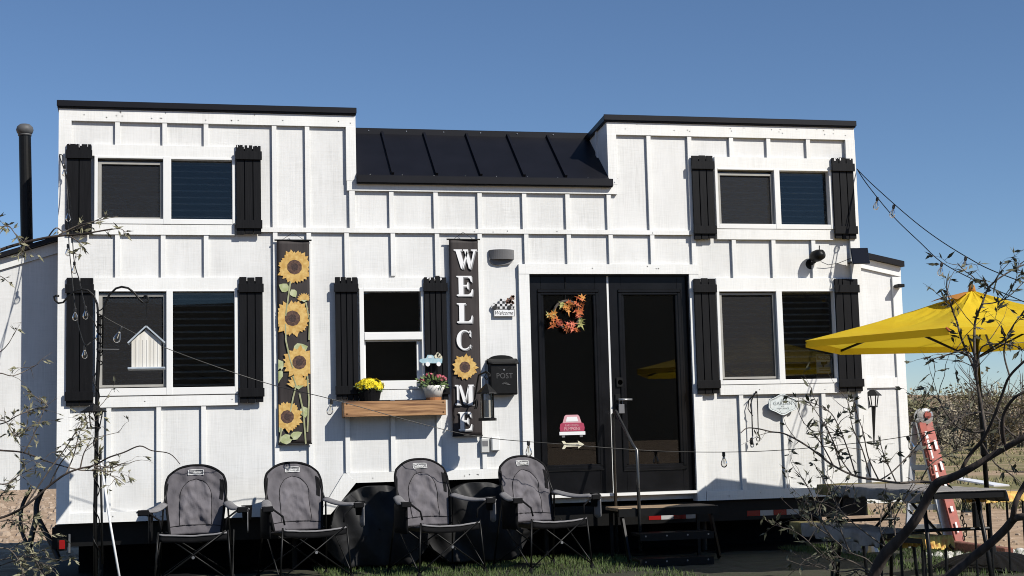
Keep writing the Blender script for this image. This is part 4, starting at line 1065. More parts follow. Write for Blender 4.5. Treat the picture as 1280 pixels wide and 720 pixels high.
for (du, dv, mk, n, sz) in ((-18, 2, 'autumnA', 5, .062), (-15, 10, 'autumnB', 4, .055), (-6, -10, 'autumnD', 3, .05), (0, -9, 'autumnA', 5, .055), (5, -12, 'autumnB', 3, .05), (16, -17, 'autumnB', 4, .055), (17, -21, 'autumnA', 2, .05),
                            (15, -5, 'autumnB', 6, .05), (17, 0, 'autumnC', 4, .045), (18, 11, 'autumnD', 4, .06), (4, 15, 'autumnC', 9, .05), (-3, 18, 'autumnB', 4, .045), (-10, 13, 'autumnC', 4, .045), (10, 17, 'autumnB', 3, .04), (-20, -1, 'autumnD', 2, .05)):
    for k in range(n):
        q = P(708.5 + du + rr.uniform(-4, 4), 393 + dv + rr.uniform(-4, 4), yd - .04 - rr.uniform(0, .05))
        leaf5(sets[mk], q, sz * rr.uniform(.75, 1.25), rr.uniform(0, 6.28), (rr.uniform(-.7, .7), -1, rr.uniform(-.4, .7)))
for mk, nm in (('autumnA', 'gold_leaf'), ('autumnB', 'rust_leaf'), ('autumnC', 'coral_flower'), ('autumnD', 'olive_leaf')): sets[mk].build(nm, mk, wr)
MB().box(cw.x - .004, cw.x + .004, yd - .006, yd - .0035, cw.z + .1, DZ1 - .02).build('hanging_ribbon', 'blkfab', wr)

# truck and arrow on the left door glass
yg = yd + .020
r = rectw(699.5, 518.5, 730.5, 546.5, yg); tw = thing('door_sign', 'crimson pickup truck sign reading farm fresh pumpkins on the left door', 'sign', ((r[0] + r[1]) / 2, yg, r[2]))
MB().prism(cut([(0.02, .26), (.98, .26), (1, .42), (.97, .60), (.90, .64), (.10, .64), (.03, .60), (0, .42)], r, 0, 0, 0), yg - .005, yg).build('tailgate', 'pinkred', tw)
MB().prism(cut([(.12, .642), (.88, .642), (.80, .93), (.74, 1), (.26, 1), (.20, .93)], r, 0, 0, 0), yg - .004, yg).build('cab', 'pinkpale', tw)
MB().prism(cut([(.25, .70), (.75, .70), (.70, .91), (.30, .91)], r, 0, 0, 0), yg - .0055, yg - .0042).build('pumpkin_load', 'white', tw)
MB().prism(cut([(-.02, .10), (1.02, .10), (1.02, .25), (-.02, .25)], r, 0, 0, 0), yg - .007, yg).build('bumper', 'white', tw)
for a in (.14, .86): MB().prism(cut([(a - .06, 0), (a + .06, 0), (a + .06, .09), (a - .06, .09)], r, 0, 0, 0), yg - .004, yg).build('tyre', 'greyplastic', tw)
text_mb('FARM FRESH', .020, (r[0] + r[1]) / 2, r[2] + (r[3] - r[2]) * .53, yg - .0052, .001, maxw=.13).build('lettering', 'pinkpale', tw)
text_mb('PUMPKINS', .030, (r[0] + r[1]) / 2, r[2] + (r[3] - r[2]) * .38, yg - .0052, .001, bold=.01, maxw=.15).build('lettering', 'pinkpale', tw)
r = rectw(702, 551, 730, 561, yg)
ar = MB().prism(cut([(0, 0), (.12, .0), (.20, .28), (.74, .28), (.72, .02), (1, .52), (.72, 1), (.74, .74), (.20, .74), (.12, 1), (0, 1), (.10, .5)], r, 0, 0, 0), yg - .008, yg)
aro = tag(ar.build('arrow_sign', 'cream'), 'cream wooden arrow pointing right on the left door below the truck sign', 'sign')
dd = MB(); rr = random.Random(9); xx = r[0] + .045
while xx < r[1] - .055:
    wq = rr.uniform(.004, .009); dd.box(xx, xx + wq, yg - .0092, yg - .0081, (r[2] + r[3]) / 2 - .006, (r[2] + r[3]) / 2 + rr.uniform(.003, .008)); xx += wq + .004
dd.build('worn_lettering', 'greyprint', aro)

# garden sign
r = rectw(959, 493, 997.5, 518.5, -.05); x0, x1, z0, z1 = r; gs = thing('garden_sign', 'pale oval scalloped metal sign reading garden, on the wall under the right window', 'sign', ((x0 + x1) / 2, -.05, z0))
pts = []
for k in range(48):
    a = 2 * PI * k / 48; q = 1 + .05 * math.cos(6 * a + PI) ; pts.append(((x0 + x1) / 2 + (x1 - x0) / 2 * math.cos(a) * q * .95, (z0 + z1) / 2 + (z1 - z0) / 2 * math.sin(a) * (.82 + .16 * abs(math.sin(a)) ** 6) * q))
MB().prism(pts, -.052, -.046).build('plate', 'gsign', gs)
MB().tube([Vector(((x0 + x1) / 2 + (p[0] - (x0 + x1) / 2) * .97, -.053, (z0 + z1) / 2 + (p[1] - (z0 + z1) / 2) * .97)) for p in pts + pts[:1]], .005, 5).build('rolled_rim', 'gsign', gs)
MB().tube([Vector(((x0 + x1) / 2 + (p[0] - (x0 + x1) / 2) * .88, -.0525, (z0 + z1) / 2 + (p[1] - (z0 + z1) / 2) * .86)) for p in pts + pts[:1]], .0016, 4).build('border_line', 'greyprint', gs)
cx_ = (x0 + x1) / 2; cz_ = (z0 + z1) / 2
for tx, sz, dz, mw in (('THE', .012, .042, .05), ('GARDEN', .034, .012, .19), ('IS MY', .010, -.016, .04), ('HAPPY PLACE', .014, -.036, .17)):
    text_mb(tx, sz, cx_, cz_ + dz, -.0521, .001, bold=.0, maxw=mw).build('lettering', 'gtext', gs)
wi_ = MB()
for sx in (-1, 1): wi_.tube([(cx_ + sx * .09, -.05, cz_ + .05), (cx_ + sx * .085, -.03, cz_ + .085)], .003, 5)
wi_.tube([(cx_ - .085, -.03, cz_ + .085), (cx_, -.024, cz_ + .11), (cx_ + .085, -.03, cz_ + .085)], .003, 5)
wi_.build('hanging_wire', 'iron', gs)

# wind chime cords beside the garden sign
hc = thing('wind_chime', 'thin cords with small dark weights hanging left of the garden sign', 'wind chime', tuple(P(942, 560, -.05)))
for pts in ([(945, 489), (941, 497), (938, 506), (940, 520), (941, 545)], [(946, 489), (947, 505), (948, 545)], [(946, 490), (936, 500), (935, 511), (941, 520)]):
    MB().tube([P(u, v, -.05) for u, v in pts], .005, 5).build('cord', 'iron', hc)
q = P(939.5, 556, -.05); MB().lathe(q, [(.012, 0), (.020, .02), (.012, .06), (0, .07)], 8).build('weight', 'iron', hc)
q = P(947.5, 549, -.05); MB().tube([q + Vector((.016 * math.cos(a), 0, .018 * math.sin(a))) for a in [k * 2 * PI / 12 for k in range(13)]], .004, 5).build('ring', 'iron', hc)

# warning notice inside the lower right window
r = rectw(1021.5, 443, 1041.5, 472.5, .028); x0, x1, z0, z1 = r
wsn = thing('warning_notice', 'small warning notice with a camera symbol in the corner of the lower right window', 'notice', ((x0 + x1) / 2, .048, z0))
MB().box(x0, x1, .0475, .050, z0, z1).build('sheet', 'gsign', wsn)
MB().box(x0 + .004, x1 - .004, .0465, .0473, z1 - .05, z1 - .006).build('heading_band', 'notband', wsn)
MB().box(x0 + .004, x1 - .004, .0465, .0473, z0 + .004, z0 + .05).build('footer_band', 'notband', wsn)
text_mb('WARNING', .026, (x0 + x1) / 2, z1 - .028, .0464, .0008, bold=.02, maxw=.118).build('lettering', 'white', wsn)
cm = MB().box(x0 + .05, x0 + .10, .0465, .0473, z1 - .095, z1 - .07).prism([(x0 + .065, z1 - .12), (x0 + .08, z1 - .12), (x0 + .085, z1 - .096), (x0 + .06, z1 - .096)], .0465, .0473); cm.box(x0 + .1, x0 + .115, .0465, .0473, z1 - .09, z1 - .066)
cm.build('camera_symbol', 'check', wsn)
ln = MB()
for k in range(2): ln.box(x0 + .03, x1 - .025, .0465, .0473, z0 + .066 + .026 * k, z0 + .074 + .026 * k)
ln.build('text_line', 'check', wsn)

# security camera with solar panel
c = P(1020, 321, -.09); scm = thing('security_camera', 'round black security camera on the white wall between the right windows', 'security camera', (c.x, -.0, c.z))
MB().lathe((c.x - .02, -.001, c.z - .06), [(.05, 0), (.05, .012), (.02, .03)], 14, ax=1).build('mount', 'iron', scm)
MB().tube([(c.x - .02, -.03, c.z - .06), (c.x - .01, -.08, c.z - .045), (c.x, -.10, c.z)], .016, 8).build('arm', 'iron', scm, smooth=True)
bd = MB().lathe((0, 0, 0), [(0, .085), (.04, .08), (.055, .055), (.058, 0), (.045, -.05), (0, -.06)], 18, ax=1)
rm_ = Matrix.Rotation(R(25), 3, 'Z') @ Matrix.Rotation(R(-8), 3, 'X'); bd.v = [rm_ @ Vector((p.x, p.y, p.z)) + Vector((c.x + .012, -.12, c.z + .01)) for p in bd.v]; bd.build('body', 'iron', scm, smooth=True)
MB().tube([(c.x + .04, -.08, c.z + .03), (c.x + .045, -.08, c.z + .11)], .005, 6).build('antenna', 'iron', scm)
cs = P(1075, 320, -.16); sp = thing('solar_panel', 'small square black solar panel on a bracket at the right house corner', 'solar panel', (cs.x, 0, cs.z - .1))
pn = MB().obox((0, 0, 0), (.085, .008, .083), Matrix.Identity(3)); rm_ = Matrix.Rotation(R(-10), 3, 'Z') @ Matrix.Rotation(R(-18), 3, 'X')
pn.v = [rm_ @ p + Vector((cs.x, -.16, cs.z)) for p in pn.v]; pn.build('panel', 'panel', sp, bevel=.003)
MB().tube([(cs.x - .06, -.026, cs.z - .05), (cs.x - .04, -.08, cs.z - .05), (cs.x, -.15, cs.z)], .012, 8).build('bracket', 'iron', sp, smooth=True)
cb = [P(1026, 327, -.05), P(1035, 331, -.03), P(1048, 329, -.03), P(1058, 325, -.06), P(1066, 322, -.12)]
MB().tube(cb, .003, 5).build('cable', 'iron', sp)
c = P(1123.5, 357.5, YRT - .06); tag(MB().box(c.x - .035, c.x + .035, YRT - .12, YRT - .0235, c.z - .016, c.z + .016).build('spot_light', 'iron', bevel=.005), 'little black lamp fixed high on the right storage lean-to', 'lamp')

# lantern spike on the right lean-to
c = P(1092, 509, YRT - .10); rl = thing('spike_lantern', 'black solar lantern on a thin tapering spike against the right lean-to', 'lantern', (c.x, YRT - .1, P(1092, 560, YRT - .1).z))
yl = YRT - .10
MB().lathe((c.x, yl, c.z), [(.045, 0), (.045, .012), (.035, .014)], 4).build('base', 'iron', rl)
for k in range(4):
    a = k * PI / 2; MB().tube([(c.x + .034 * math.cos(a), yl + .034 * math.sin(a), c.z), (c.x + .055 * math.cos(a), yl + .055 * math.sin(a), c.z + .115)], .006, 5).build('post', 'iron', rl)
MB().lathe((c.x, yl, c.z + .112), [(.095, 0), (.09, .01), (.03, .06), (0, .065)], 4).build('cap', 'iron', rl)
MB().tube([(c.x, yl, c.z), P(1092.5, 560, yl)], [.022, .004], 6).build('spike', 'iron', rl)

# ================================================================== ENTRY STEPS
st = thing('entry_steps', 'black metal entry steps with wooden top tread and handrail below the doors', 'steps', (4.25, -.4, 0))
za = P(830, 632, -.25).z
xa, xb = P(766, 634, -.3).x, P(889, 634, -.3).x
MB().box(xa, xb - .02, -.46, -.06, za - .03, za).build('tread', 'deckwood', st, bevel=.004)
MB().box(xa, xb, -.485, -.462, za - .075, za - .006).build('tread_edge', 'iron', st)
for (v, y0, y1) in ((666, -.78, -.50), (698, -1.02, -.80)):
    z = max(.06, P(845, v, y0).z); x0_, x1_ = P(800, v, y0).x, P(892, v, y0).x
    MB().box(x0_, x1_, y0, y1, z - .025, z).build('tread', 'iron', st, bevel=.003)
    MB().box(x0_, x1_, y0 - .006, y0 - .001, z - .06, z + .004).build('tread_edge', 'iron', st)
    bl_ = MB()
    for k in range(4): bl_.lathe((x0_ + .05 + k * (x1_ - x0_ - .1) / 3, y0 - .007, z - .02), [(.008, 0), (.006, .004), (0, .005)], 8, ax=1)
    bl_.build('bolt', 'steel', st)
for x in (xa + .04, xb - .06):
    MB().bar((x, -.42, za - .05), (x, -.62, .03), .02, .06).build('stringer', 'iron', st)
    MB().bar((x, -.10, 0), (x, -.10, za - .03), .03, .03, up=(0, 1, 0)).build('leg', 'iron', st)
pB, pF = P(765.5, 514, -.05), P(796, 561, -.50)
hr = MB().tube([(pB.x, -.06, .05), (pB.x, -.06, pB.z - .03), (pB.x + .015, -.10, pB.z), (pF.x - .02, -.46, pF.z + .03), (pF.x, -.50, pF.z - .01), (pF.x + .004, -.50, .1)], .0155, 10)
hr.build('handrail', mat('satin black tube', (.03, .03, .03), .25, spec=.9), st, smooth=True)

# ================================================================== SHEPHERD HOOK, BIRDHOUSE, LANTERN, STRING LIGHTS
YH = -1.05
def HP(u, v, dy=0): return P(u, v, YH + dy)
hk = thing('shepherd_hook', 'tall black double shepherd hook pole in front of the left windows', 'shepherd hook', (HP(120, 600).x, YH, 0))
base = HP(119.5, 715); base.z = 0
MB().tube([base, HP(119, 640), HP(120.5, 560), HP(121.5, 480), HP(123.5, 440), HP(124.5, 395)], .016, 10).build('pole', 'iron', hk, smooth=True)
MB().tube([HP(128, 705), HP(127, 640), HP(125.5, 560)], .009, 8).build('side_rod', 'iron', hk, smooth=True)
MB().tube([HP(122, 440), HP(122.5, 395), HP(121.5, 380), HP(117, 369), HP(110, 363), HP(102, 361.5), HP(93, 364), HP(86, 370), HP(79, 378), HP(73, 379), HP(68.5, 375), HP(67.5, 371), HP(70, 369.5), HP(74, 370)], .0085, 8).build('hook', 'iron', hk, smooth=True)
MB().tube([HP(128, 440), HP(129, 395), HP(131, 380), HP(137, 368), HP(145, 360.5), HP(152, 358.5), HP(160, 360), HP(168, 366), HP(174, 374), HP(179, 378.5), HP(184, 377.5), HP(185.5, 373), HP(183, 369.5), HP(179.5, 371)], .0085, 8).build('hook', 'iron', hk, smooth=True)
cp = MB(); rr = random.Random(2)
for k in range(60):
    t = k / 60; v = 385 + t * 70; a = k * 1.1; q = HP(124.5, v)
    cp.v.append(q)
pts = [HP(124.5 - .0 * v, 385 + v) + Vector((.022 * math.cos(v * .55), .022 * math.sin(v * .55), 0)) for v in range(0, 72, 1)]
MB().tube(pts, .005, 5).build('wrapped_wire', 'iron', hk, smooth=True)
pts = [HP(120.5, 455 + v) + Vector((.022 * math.cos(v * .16), .022 * math.sin(v * .16), 0)) for v in range(0, 250, 3)]
MB().tube(pts, .005, 5).build('wrapped_wire', 'iron', hk, smooth=True)
MB().tube([HP(123, 436.5, -.02), HP(149, 436.8, -.02)], .004, 6).build('perch_bar', 'steel', hk)
rod = tag(MB().tube([HP(126, 575, -.05), HP(137, 650, -.12), HP(150, 725, -.22)], .009, 8).build('white_stake', 'white', smooth=True), 'thin white rod leaning against the shepherd hook pole', 'rod')
# birdhouse
bh0 = thing('birdhouse', 'white board birdhouse with grey blue roof hanging from the shepherd hook', 'birdhouse', tuple(HP(183, 460)))
x0, x1, z0, z1 = rectw(164.5, 425, 201.5, 459, YH - .08); za_ = HP(181.5, 410, -.08).z; xm = (x0 + x1) / 2 - .002
MB().prism([(x0, z0), (x1, z0), (x1, z1), (xm, za_ - .015), (x0, z1)], YH - .08, YH + .08).build('body', 'birdwhite', bh0)
sl2 = MB()
for k in range(1, 8): sl2.box(x0 + (x1 - x0) * k / 8 - .0012, x0 + (x1 - x0) * k / 8 + .0012, YH - .0812, YH - .0801, z0 + .004, z1 + .0)
sl2.build('board_joint', 'greyprint', bh0)
d1 = Vector((x0 - .022, 0, z1 - .025)); d2 = Vector((x1 + .022, 0, z1 - .025)); ap = Vector((xm, 0, za_ + .006))
for dd_ in (d1, d2):
    dirv = (dd_ - ap); L_ = dirv.length; dirv.normalize(); nrm = Vector((-dirv.z, 0, dirv.x)); nrm = nrm if nrm.z > 0 else -nrm
    MB().obox((ap + dd_) / 2 + Vector((0, YH, 0)) + nrm * .006, (L_ / 2 + .004, .105, .006), Matrix((dirv, Vector((0, 1, 0)), nrm)).transposed()).build('roof', 'birdroof', bh0)
MB().box(x0 - .03, x1 + .03, YH - .12, YH + .09, z0 - .016, z0 - .0005).build('ledge', 'birdroof', bh0, bevel=.003)
MB().tube([HP(182, 409), HP(182.5, 400), HP(183, 379)], .003, 6).build('hanging_chain', 'iron', bh0)
# lantern hung on the pole
lb_p = HP(117, 536, -.05); ll = thing('pole_lantern', 'black four sided garden lantern fixed to the shepherd hook pole', 'lantern', tuple(lb_p))
wv = .115; yv = YH - .06
MB().lathe((lb_p.x, yv, lb_p.z), [(.055, 0), (.055, .012)], 4).build('base', 'iron', ll)
for k in range(4):
    a = k * PI / 2 + .5; MB().tube([(lb_p.x + .048 * math.cos(a), yv + .048 * math.sin(a), lb_p.z), (lb_p.x + .075 * math.cos(a), yv + .075 * math.sin(a), lb_p.z + .13)], .005, 5).build('post', 'iron', ll)
MB().lathe((lb_p.x, yv, lb_p.z + .128), [(.095, 0), (.09, .010), (.045, .04), (.03, .05), (0, .07)], 4).build('cap', 'iron', ll)
MB().tube([(lb_p.x + .095 * math.cos(k * PI / 2), yv + .095 * math.sin(k * PI / 2), lb_p.z + .132) for k in range(5)], .006, 5).build('cap_rim', 'iron', ll)

def bulb(root, p, tilt=(0, 0, -1), s=1.0):
    d = Vector(tilt).normalized()
    q = d.to_track_quat('-Z', 'Y').to_matrix()
    b = MB().lathe((0, 0, 0), [(.012, .0), (.015, -.008), (.015, -.038), (.010, -.042)], 10); b.v = [Vector(p) + q @ (x * s) for x in b.v]
    bo = b.build('socket', 'socket', root, smooth=False)
    g_ = MB().lathe((0, 0, 0), [(.010, -.042), (.013, -.055), (.026, -.085), (.031, -.108), (.026, -.128), (.012, -.140), (0, -.143)], 14); g_.v = [Vector(p) + q @ (x * s) for x in g_.v]
    g_.build('bulb', 'clear', bo, smooth=True)
    f_ = MB().lathe((0, 0, 0), [(.009, -.045), (.011, -.06), (.004, -.065), (.004, -.105), (0, -.107)], 8); f_.v = [Vector(p) + q @ (x * s) for x in f_.v]
    f_.build('filament', 'filament', bo)
def catmull(pts, n=8):
    out = []
    for i in range(len(pts) - 1):
        p0 = pts[max(i - 1, 0)]; p1 = pts[i]; p2 = pts[i + 1]; p3 = pts[min(i + 2, len(pts) - 1)]
        for k in range(n):
            t = k / n; out.append(.5 * ((2 * p1) + (p2 - p0) * t + (2 * p0 - 5 * p1 + 4 * p2 - p3) * t * t + (3 * p1 - p0 - 3 * p2 + p3) * t ** 3))
    out.append(pts[-1]); return out
YW = YH
s1 = thing('string_lights', 'string of clear bulbs strung from the top left shutter down past the shepherd hook', 'string lights', tuple(P(84, 300, -.3)))
MB().tube(catmull([P(74, 193, -.03), P(80, 200, -.08), P(85, 250, -.15), P(86, 300, -.4), P(90, 345, -.6), P(94, 385, -.75), P(98, 405, -.8), P(106, 430, YH), P(114, 427, YH), P(122, 420, YH)]), .0042, 5).build('wire', 'iron', s1)
MB().tube(catmull([P(74, 194, -.03), P(87, 240, -.2), P(92, 320, -.5), P(99, 350, -.65), P(107, 385, YH), P(117, 402, YH), P(122, 412, YH)]), .0042, 5).build('wire', 'iron', s1)
for (u, v, y) in ((81, 206, -.1), (85.5, 262, -.2), (85, 305, -.42), (93, 327, -.52), (94, 385, -.76), (107, 383, YH), (106, 432, YH), (123, 410, YH)): bulb(s1, P(u, v, y), s=.72)
s2 = thing('string_lights', 'long sagging string of clear bulbs crossing in front of the chairs and doors', 'string lights', tuple(P(600, 545, -.7)))
MB().tube(catmull([P(122, 391, YH), P(150, 407, YH), P(215, 438, YH), P(330, 478, YH + .05), P(415, 499, -.75), P(520, 528, -.7), P(600, 546, -.7), P(700, 555, -.75), P(830, 564, -.8), P(950, 564, -.9), P(1060, 555, -1.0), P(1145, 543, -1.1), P(1235, 520, -1.3), P(1300, 500, -1.5)]), .0033, 5).build('wire', 'iron', s2)
for (u, v, y, tl) in ((152, 408, YH, (-.35, 0, -1)), (415, 499, -.75, (-.2, 0, -1)), (660.5, 551, -.73, (0, 0, -1)), (904.5, 565, -.87, (0, 0, -1)), (1134, 545, -1.1, (.35, 0, -1))): bulb(s2, P(u, v, y), tl, s=.95)
s3 = thing('string_lights', 'two strands of clear bulbs against the sky from the right house corner', 'string lights', tuple(P(1130, 270, -.3)))
MB().tube(catmull([P(1071, 211, -.03), P(1085, 232, -.2), P(1116, 270, -.5), P(1150, 303, -.8), P(1178, 328.5, -1.1), P(1220, 351, -1.5), P(1265, 371, -1.9), P(1330, 398, -2.4)]), .0045, 5).build('wire', 'iron', s3)
MB().tube(catmull([P(1071, 211, -.03), P(1090, 230, -.25), P(1135, 270, -.7), P(1170, 297, -1.0), P(1208, 321, -1.4), P(1245, 340, -1.7), P(1330, 371, -2.4)]), .0045, 5).build('wire', 'iron', s3)
for (u, v, y) in ((1097, 246.5, -.33), (1117.5, 256, -.53), (1177.5, 328, -1.1), (1207.5, 320.5, -1.4)): bulb(s3, P(u, v, y), (-.25, 0, -1), s=.9)

# ================================================================== PATIO UMBRELLA
YU = -2.3
uc = P(1215, 424, YU); zr = P(1010, 424, YU).z; Rr = (uc.x - P(1018, 424, YU).x) / math.cos(R(7)); ztop = P(1213, 364, YU).z
YB_ = -2.4; pole_b = P(1240, 700, YB_); pole_b.z = .1
um = thing('patio_umbrella', 'open yellow canvas patio umbrella on a dark pole right of the house', 'umbrella', (pole_b.x, YB_, 0))
ctr = Vector((uc.x, YU, 0))
def rimv(k): a = R(173 + 60 * k); return Vector((ctr.x + Rr * math.cos(a), YU + Rr * math.sin(a), zr))
apex = Vector((P(1215, 364, YU).x, YU, ztop))
can = MB()
for k in range(6):
    a, b = rimv(k), rimv(k + 1)
    def pan(u, v, a=a, b=b):
        e = a.lerp(b, u); q = apex.lerp(e, v); q.z -= .05 * math.sin(PI * v) * math.sin(PI * u) * .9 + .02 * math.sin(PI * v); q.z += .016 * noise.noise(Vector((q.x * 5, q.y * 5, 2))) * (1 - v) + .010 * math.sin(u * 22 + 5 * noise.noise(Vector((q.x * 3, q.y * 3, 4)))) * (1 - v) ** 2 * min(1, v * 9)
        return q
    can.grid(pan, 10, 14)
cano = can.build('canopy', 'umb', um, smooth=False)
val = MB()
for k in range(6):
    a, b = rimv(k), rimv(k + 1)
    val.grid(lambda u, v: a.lerp(b, u) + Vector((0, 0, -.055 * v - .0 * math.sin(PI * u))), 6, 1)
val.build('valance', 'umb', cano)
q = apex.lerp(rimv(0).lerp(rimv(1), .1), .27); q2 = 0
vf = MB(); A0, A1 = rimv(0), rimv(1)
vf.grid(lambda u, v: apex.lerp(A0.lerp(A1, .02 + .75 * u), .05 + .21 * v) + Vector((0, 0, .012 + .028 * math.sin(PI * u) * v)), 5, 4); vf.build('vent_flap', 'umbvent', cano)
MB().lathe(apex + Vector((0, 0, .0)), [(.03, -.01), (.028, .02), (.02, .05), (0, .06)], 12).build('finial', 'umbvent', cano, smooth=True)
for k in range(6):
    MB().bar(apex + Vector((0, 0, -.05)), rimv(k) + Vector((0, 0, -.02)), .014, .018).build('rib', 'iron', um)
    hub = Vector((apex.x + (pole_b.x - apex.x) * .25, YU, ztop - .55)); MB().bar(hub, apex.lerp(rimv(k), .5) + Vector((0, 0, -.04)), .012, .014).build('strut', 'iron', um)
MB().tube([pole_b, apex + Vector((0, 0, -.02))], .019, 14).build('pole', 'iron', um, smooth=True)
pj = pole_b.lerp(apex, .40); MB().lathe(pj, [(.021, -.06), (.028, -.05), (.028, .05), (.021, .06)], 12).build('pole_collar', 'iron', um)
qs = rimv(1); MB().tube([qs + Vector((-.02, 0, 0)), qs + Vector((.01, -.02, -.04))], .008, 5).build('tie_strap', 'autumnB', cano)
ub = thing('umbrella_base', 'dark pleated fabric umbrella weight round the foot of the pole', 'umbrella base', (pole_b.x, YB_, 0))
ubm = MB()
def ubf(u, v):
    a = 2 * PI * u; r_ = .03 + .42 * v; return Vector((pole_b.x + r_ * math.cos(a), YB_ + r_ * math.sin(a), .13 - .115 * v ** 2.2 + .006 * math.sin(a * 28) * v))
ubm.grid(ubf, 168, 8); ubm.build('weight_bag', 'blkfab', ub, smooth=True)
MB().lathe((pole_b.x, YB_, .10), [(.04, 0), (.035, .08), (.026, .09)], 14).build('collar', 'iron', ub)

# ================================================================== TABLE, BENCHES, LADDER AND SMALL THINGS ON THE RIGHT
ZTB = .73
cor = [PZ(1036, 602, ZTB), PZ(1153, 598.5, ZTB), PZ(1226, 609, ZTB), PZ(1110, 618, ZTB)]
cA, cB = PZ(1060, 604, ZTB), PZ(1212, 613, ZTB)
def clothed_top(root, a, b, wd, z, th, drop, mats, nm):
    ax = (b - a); L = ax.length; ax.normalize(); sd = Vector((-ax.y, ax.x, 0))
    def fr_(u, v): return a + ax * (L * u) + sd * (wd * (v - .5)) + Vector((0, 0, 0))
    segs = mats
    for (u0, u1, mk) in segs:
        def top(s, t, u0=u0, u1=u1):
            u = u0 + (u1 - u0) * s; p = fr_(u, max(0, min(1, (t - .15) / .7)))
            p.z = z + .008 * noise.noise(Vector((p.x * 6, p.y * 6, 3)))
            d = 0
            if t < .15: d = (.15 - t) / .15; side = -1
            elif t > .85: d = (t - .85) / .15; side = 1
            if d: p.z = z - drop * d * (1 + .25 * noise.noise(Vector((u * 9, t, 1)))); p += sd * side * (.006 + .018 * math.sin(u * 40) * d)
            return p
        MB().shell(top, (0, 0, -.006), max(6, int(40 * (u1 - u0))), 20).build('tablecloth' if nm == 't' else 'seat_cover', mk, root, smooth=True)
    MB().obox((a + b) / 2 + Vector((0, 0, -th / 2 - .008)), (L / 2 - .01, wd / 2 - .01, th / 2), Matrix((ax, sd, Vector((0, 0, 1)))).transposed()).build('tabletop' if nm == 't' else 'seat_board', 'iron', root)
    return ax, sd, L
tb = thing('picnic_table', 'folding table under a grey cloth with olive far end, right of the house', 'table', tuple(((cA + cB) / 2)[:2]) + (0,))
ax, sd, L = clothed_top(tb, cA, cB, .48, ZTB, .04, .07, [(0, .14, 'tolive'), (.14, 1, 'tcloth')], 't')
for u in (.16, .86):
    for s_ in (-1, 1):
        t_ = cA + ax * (L * u) + sd * (.18 * s_); t_.z = ZTB - .05
        f_ = t_ + ax * (.10 if u > .5 else -.1) + sd * (.03 * s_); f_.z = 0
        MB().tube([t_, t_.lerp(f_, .5) + ax * .02, f_], .014, 8).build('leg', 'iron', tb, smooth=True)
    a_ = cA + ax * (L * u) + Vector((0, 0, -.25)); MB().tube([a_ - sd * .25, a_ + sd * .25], .011, 8).build('leg_bar', 'iron', tb)
    m_ = cA + ax * (L * .5) + Vector((0, 0, -.05)); MB().tube([a_ + Vector((0, 0, -.12)), m_], .010, 8).build('brace', 'iron', tb)
ZBN = .44
bA, bB = PZ(1010, 651, ZBN), PZ(1128, 665, ZBN)
bn = thing('bench', 'long bench under a grey padded cover in front of the folding table', 'bench', tuple(((bA + bB) / 2)[:2]) + (0,))
ax, sd, L = clothed_top(bn, bA, bB, .30, ZBN, .03, .09, [(0, .14, 'tolive'), (.14, 1, 'tcloth')], 'b')
for u in (.45, .95):
    for s_ in (-1, 1):
        t_ = bA + ax * (L * u) + sd * (.11 * s_); t_.z = ZBN - .04; f_ = t_ + sd * (.03 * s_); f_.z = 0
        MB().tube([t_, f_], .012, 8).build('leg', 'iron', bn)
sA, sB = PZ(1134, 671, ZBN), PZ(1172, 668, ZBN)
sl_t = thing('stool', 'low stool with crumpled yellow print cover beside the ladder foot', 'stool', tuple(((sA + sB) / 2)[:2]) + (0,))
ax, sd, L = clothed_top(sl_t, sA, sB, .24, ZBN, .03, .07, [(0, 1, 'tyellow')], 'b')
for u in (.12, .88):
    for s_ in (-1, 1):
        t_ = sA + ax * (L * u) + sd * (.09 * s_); t_.z = ZBN - .04; f_ = t_.copy(); f_.z = 0
        MB().tube([t_, f_], .010, 8).build('leg', 'iron', sl_t)
s2A, s2B = PZ(1217, 618, .62), PZ(1276, 614, .62)
st2 = thing('stool', 'taller stool with yellow print cover just behind the umbrella pole', 'stool', tuple(((s2A + s2B) / 2)[:2]) + (0,))
ax, sd, L = clothed_top(st2, s2A, s2B, .20, .62, .03, .06, [(0, 1, 'tyellow')], 'b')
for u in (.15, .85):
    for s_ in (-1, 1):
        t_ = s2A + ax * (L * u) + sd * (.07 * s_); t_.z = .58; f_ = t_.copy(); f_.z = 0
        MB().tube([t_, f_], .009, 8).build('leg', 'iron', st2)
# clamp and chain clutter under the table end
cb_ = PZ(1212, 640, .5)
ch_ = thing('hanging_chain', 'dark chain and clip hanging from the end of the covered table', 'chain', tuple(PZ(1205, 640, .55)))
q0 = PZ(1203, 622, .66)
for k in range(11):
    c_ = q0 + Vector((.012 * math.sin(k), 0, -.026 * k)); MB().tube([c_ + (Vector((.011 * math.cos(a), 0, .017 * math.sin(a))) if k % 2 else Vector((0, .011 * math.cos(a), .017 * math.sin(a)))) for a in [j * 2 * PI / 8 for j in range(9)]], .0035, 5).build('link', 'iron', ch_)
MB().box(q0.x + .07, q0.x + .13, q0.y - .02, q0.y + .02, q0.z - .20, q0.z - .03).build('clip', 'iron', ch_, bevel=.008)
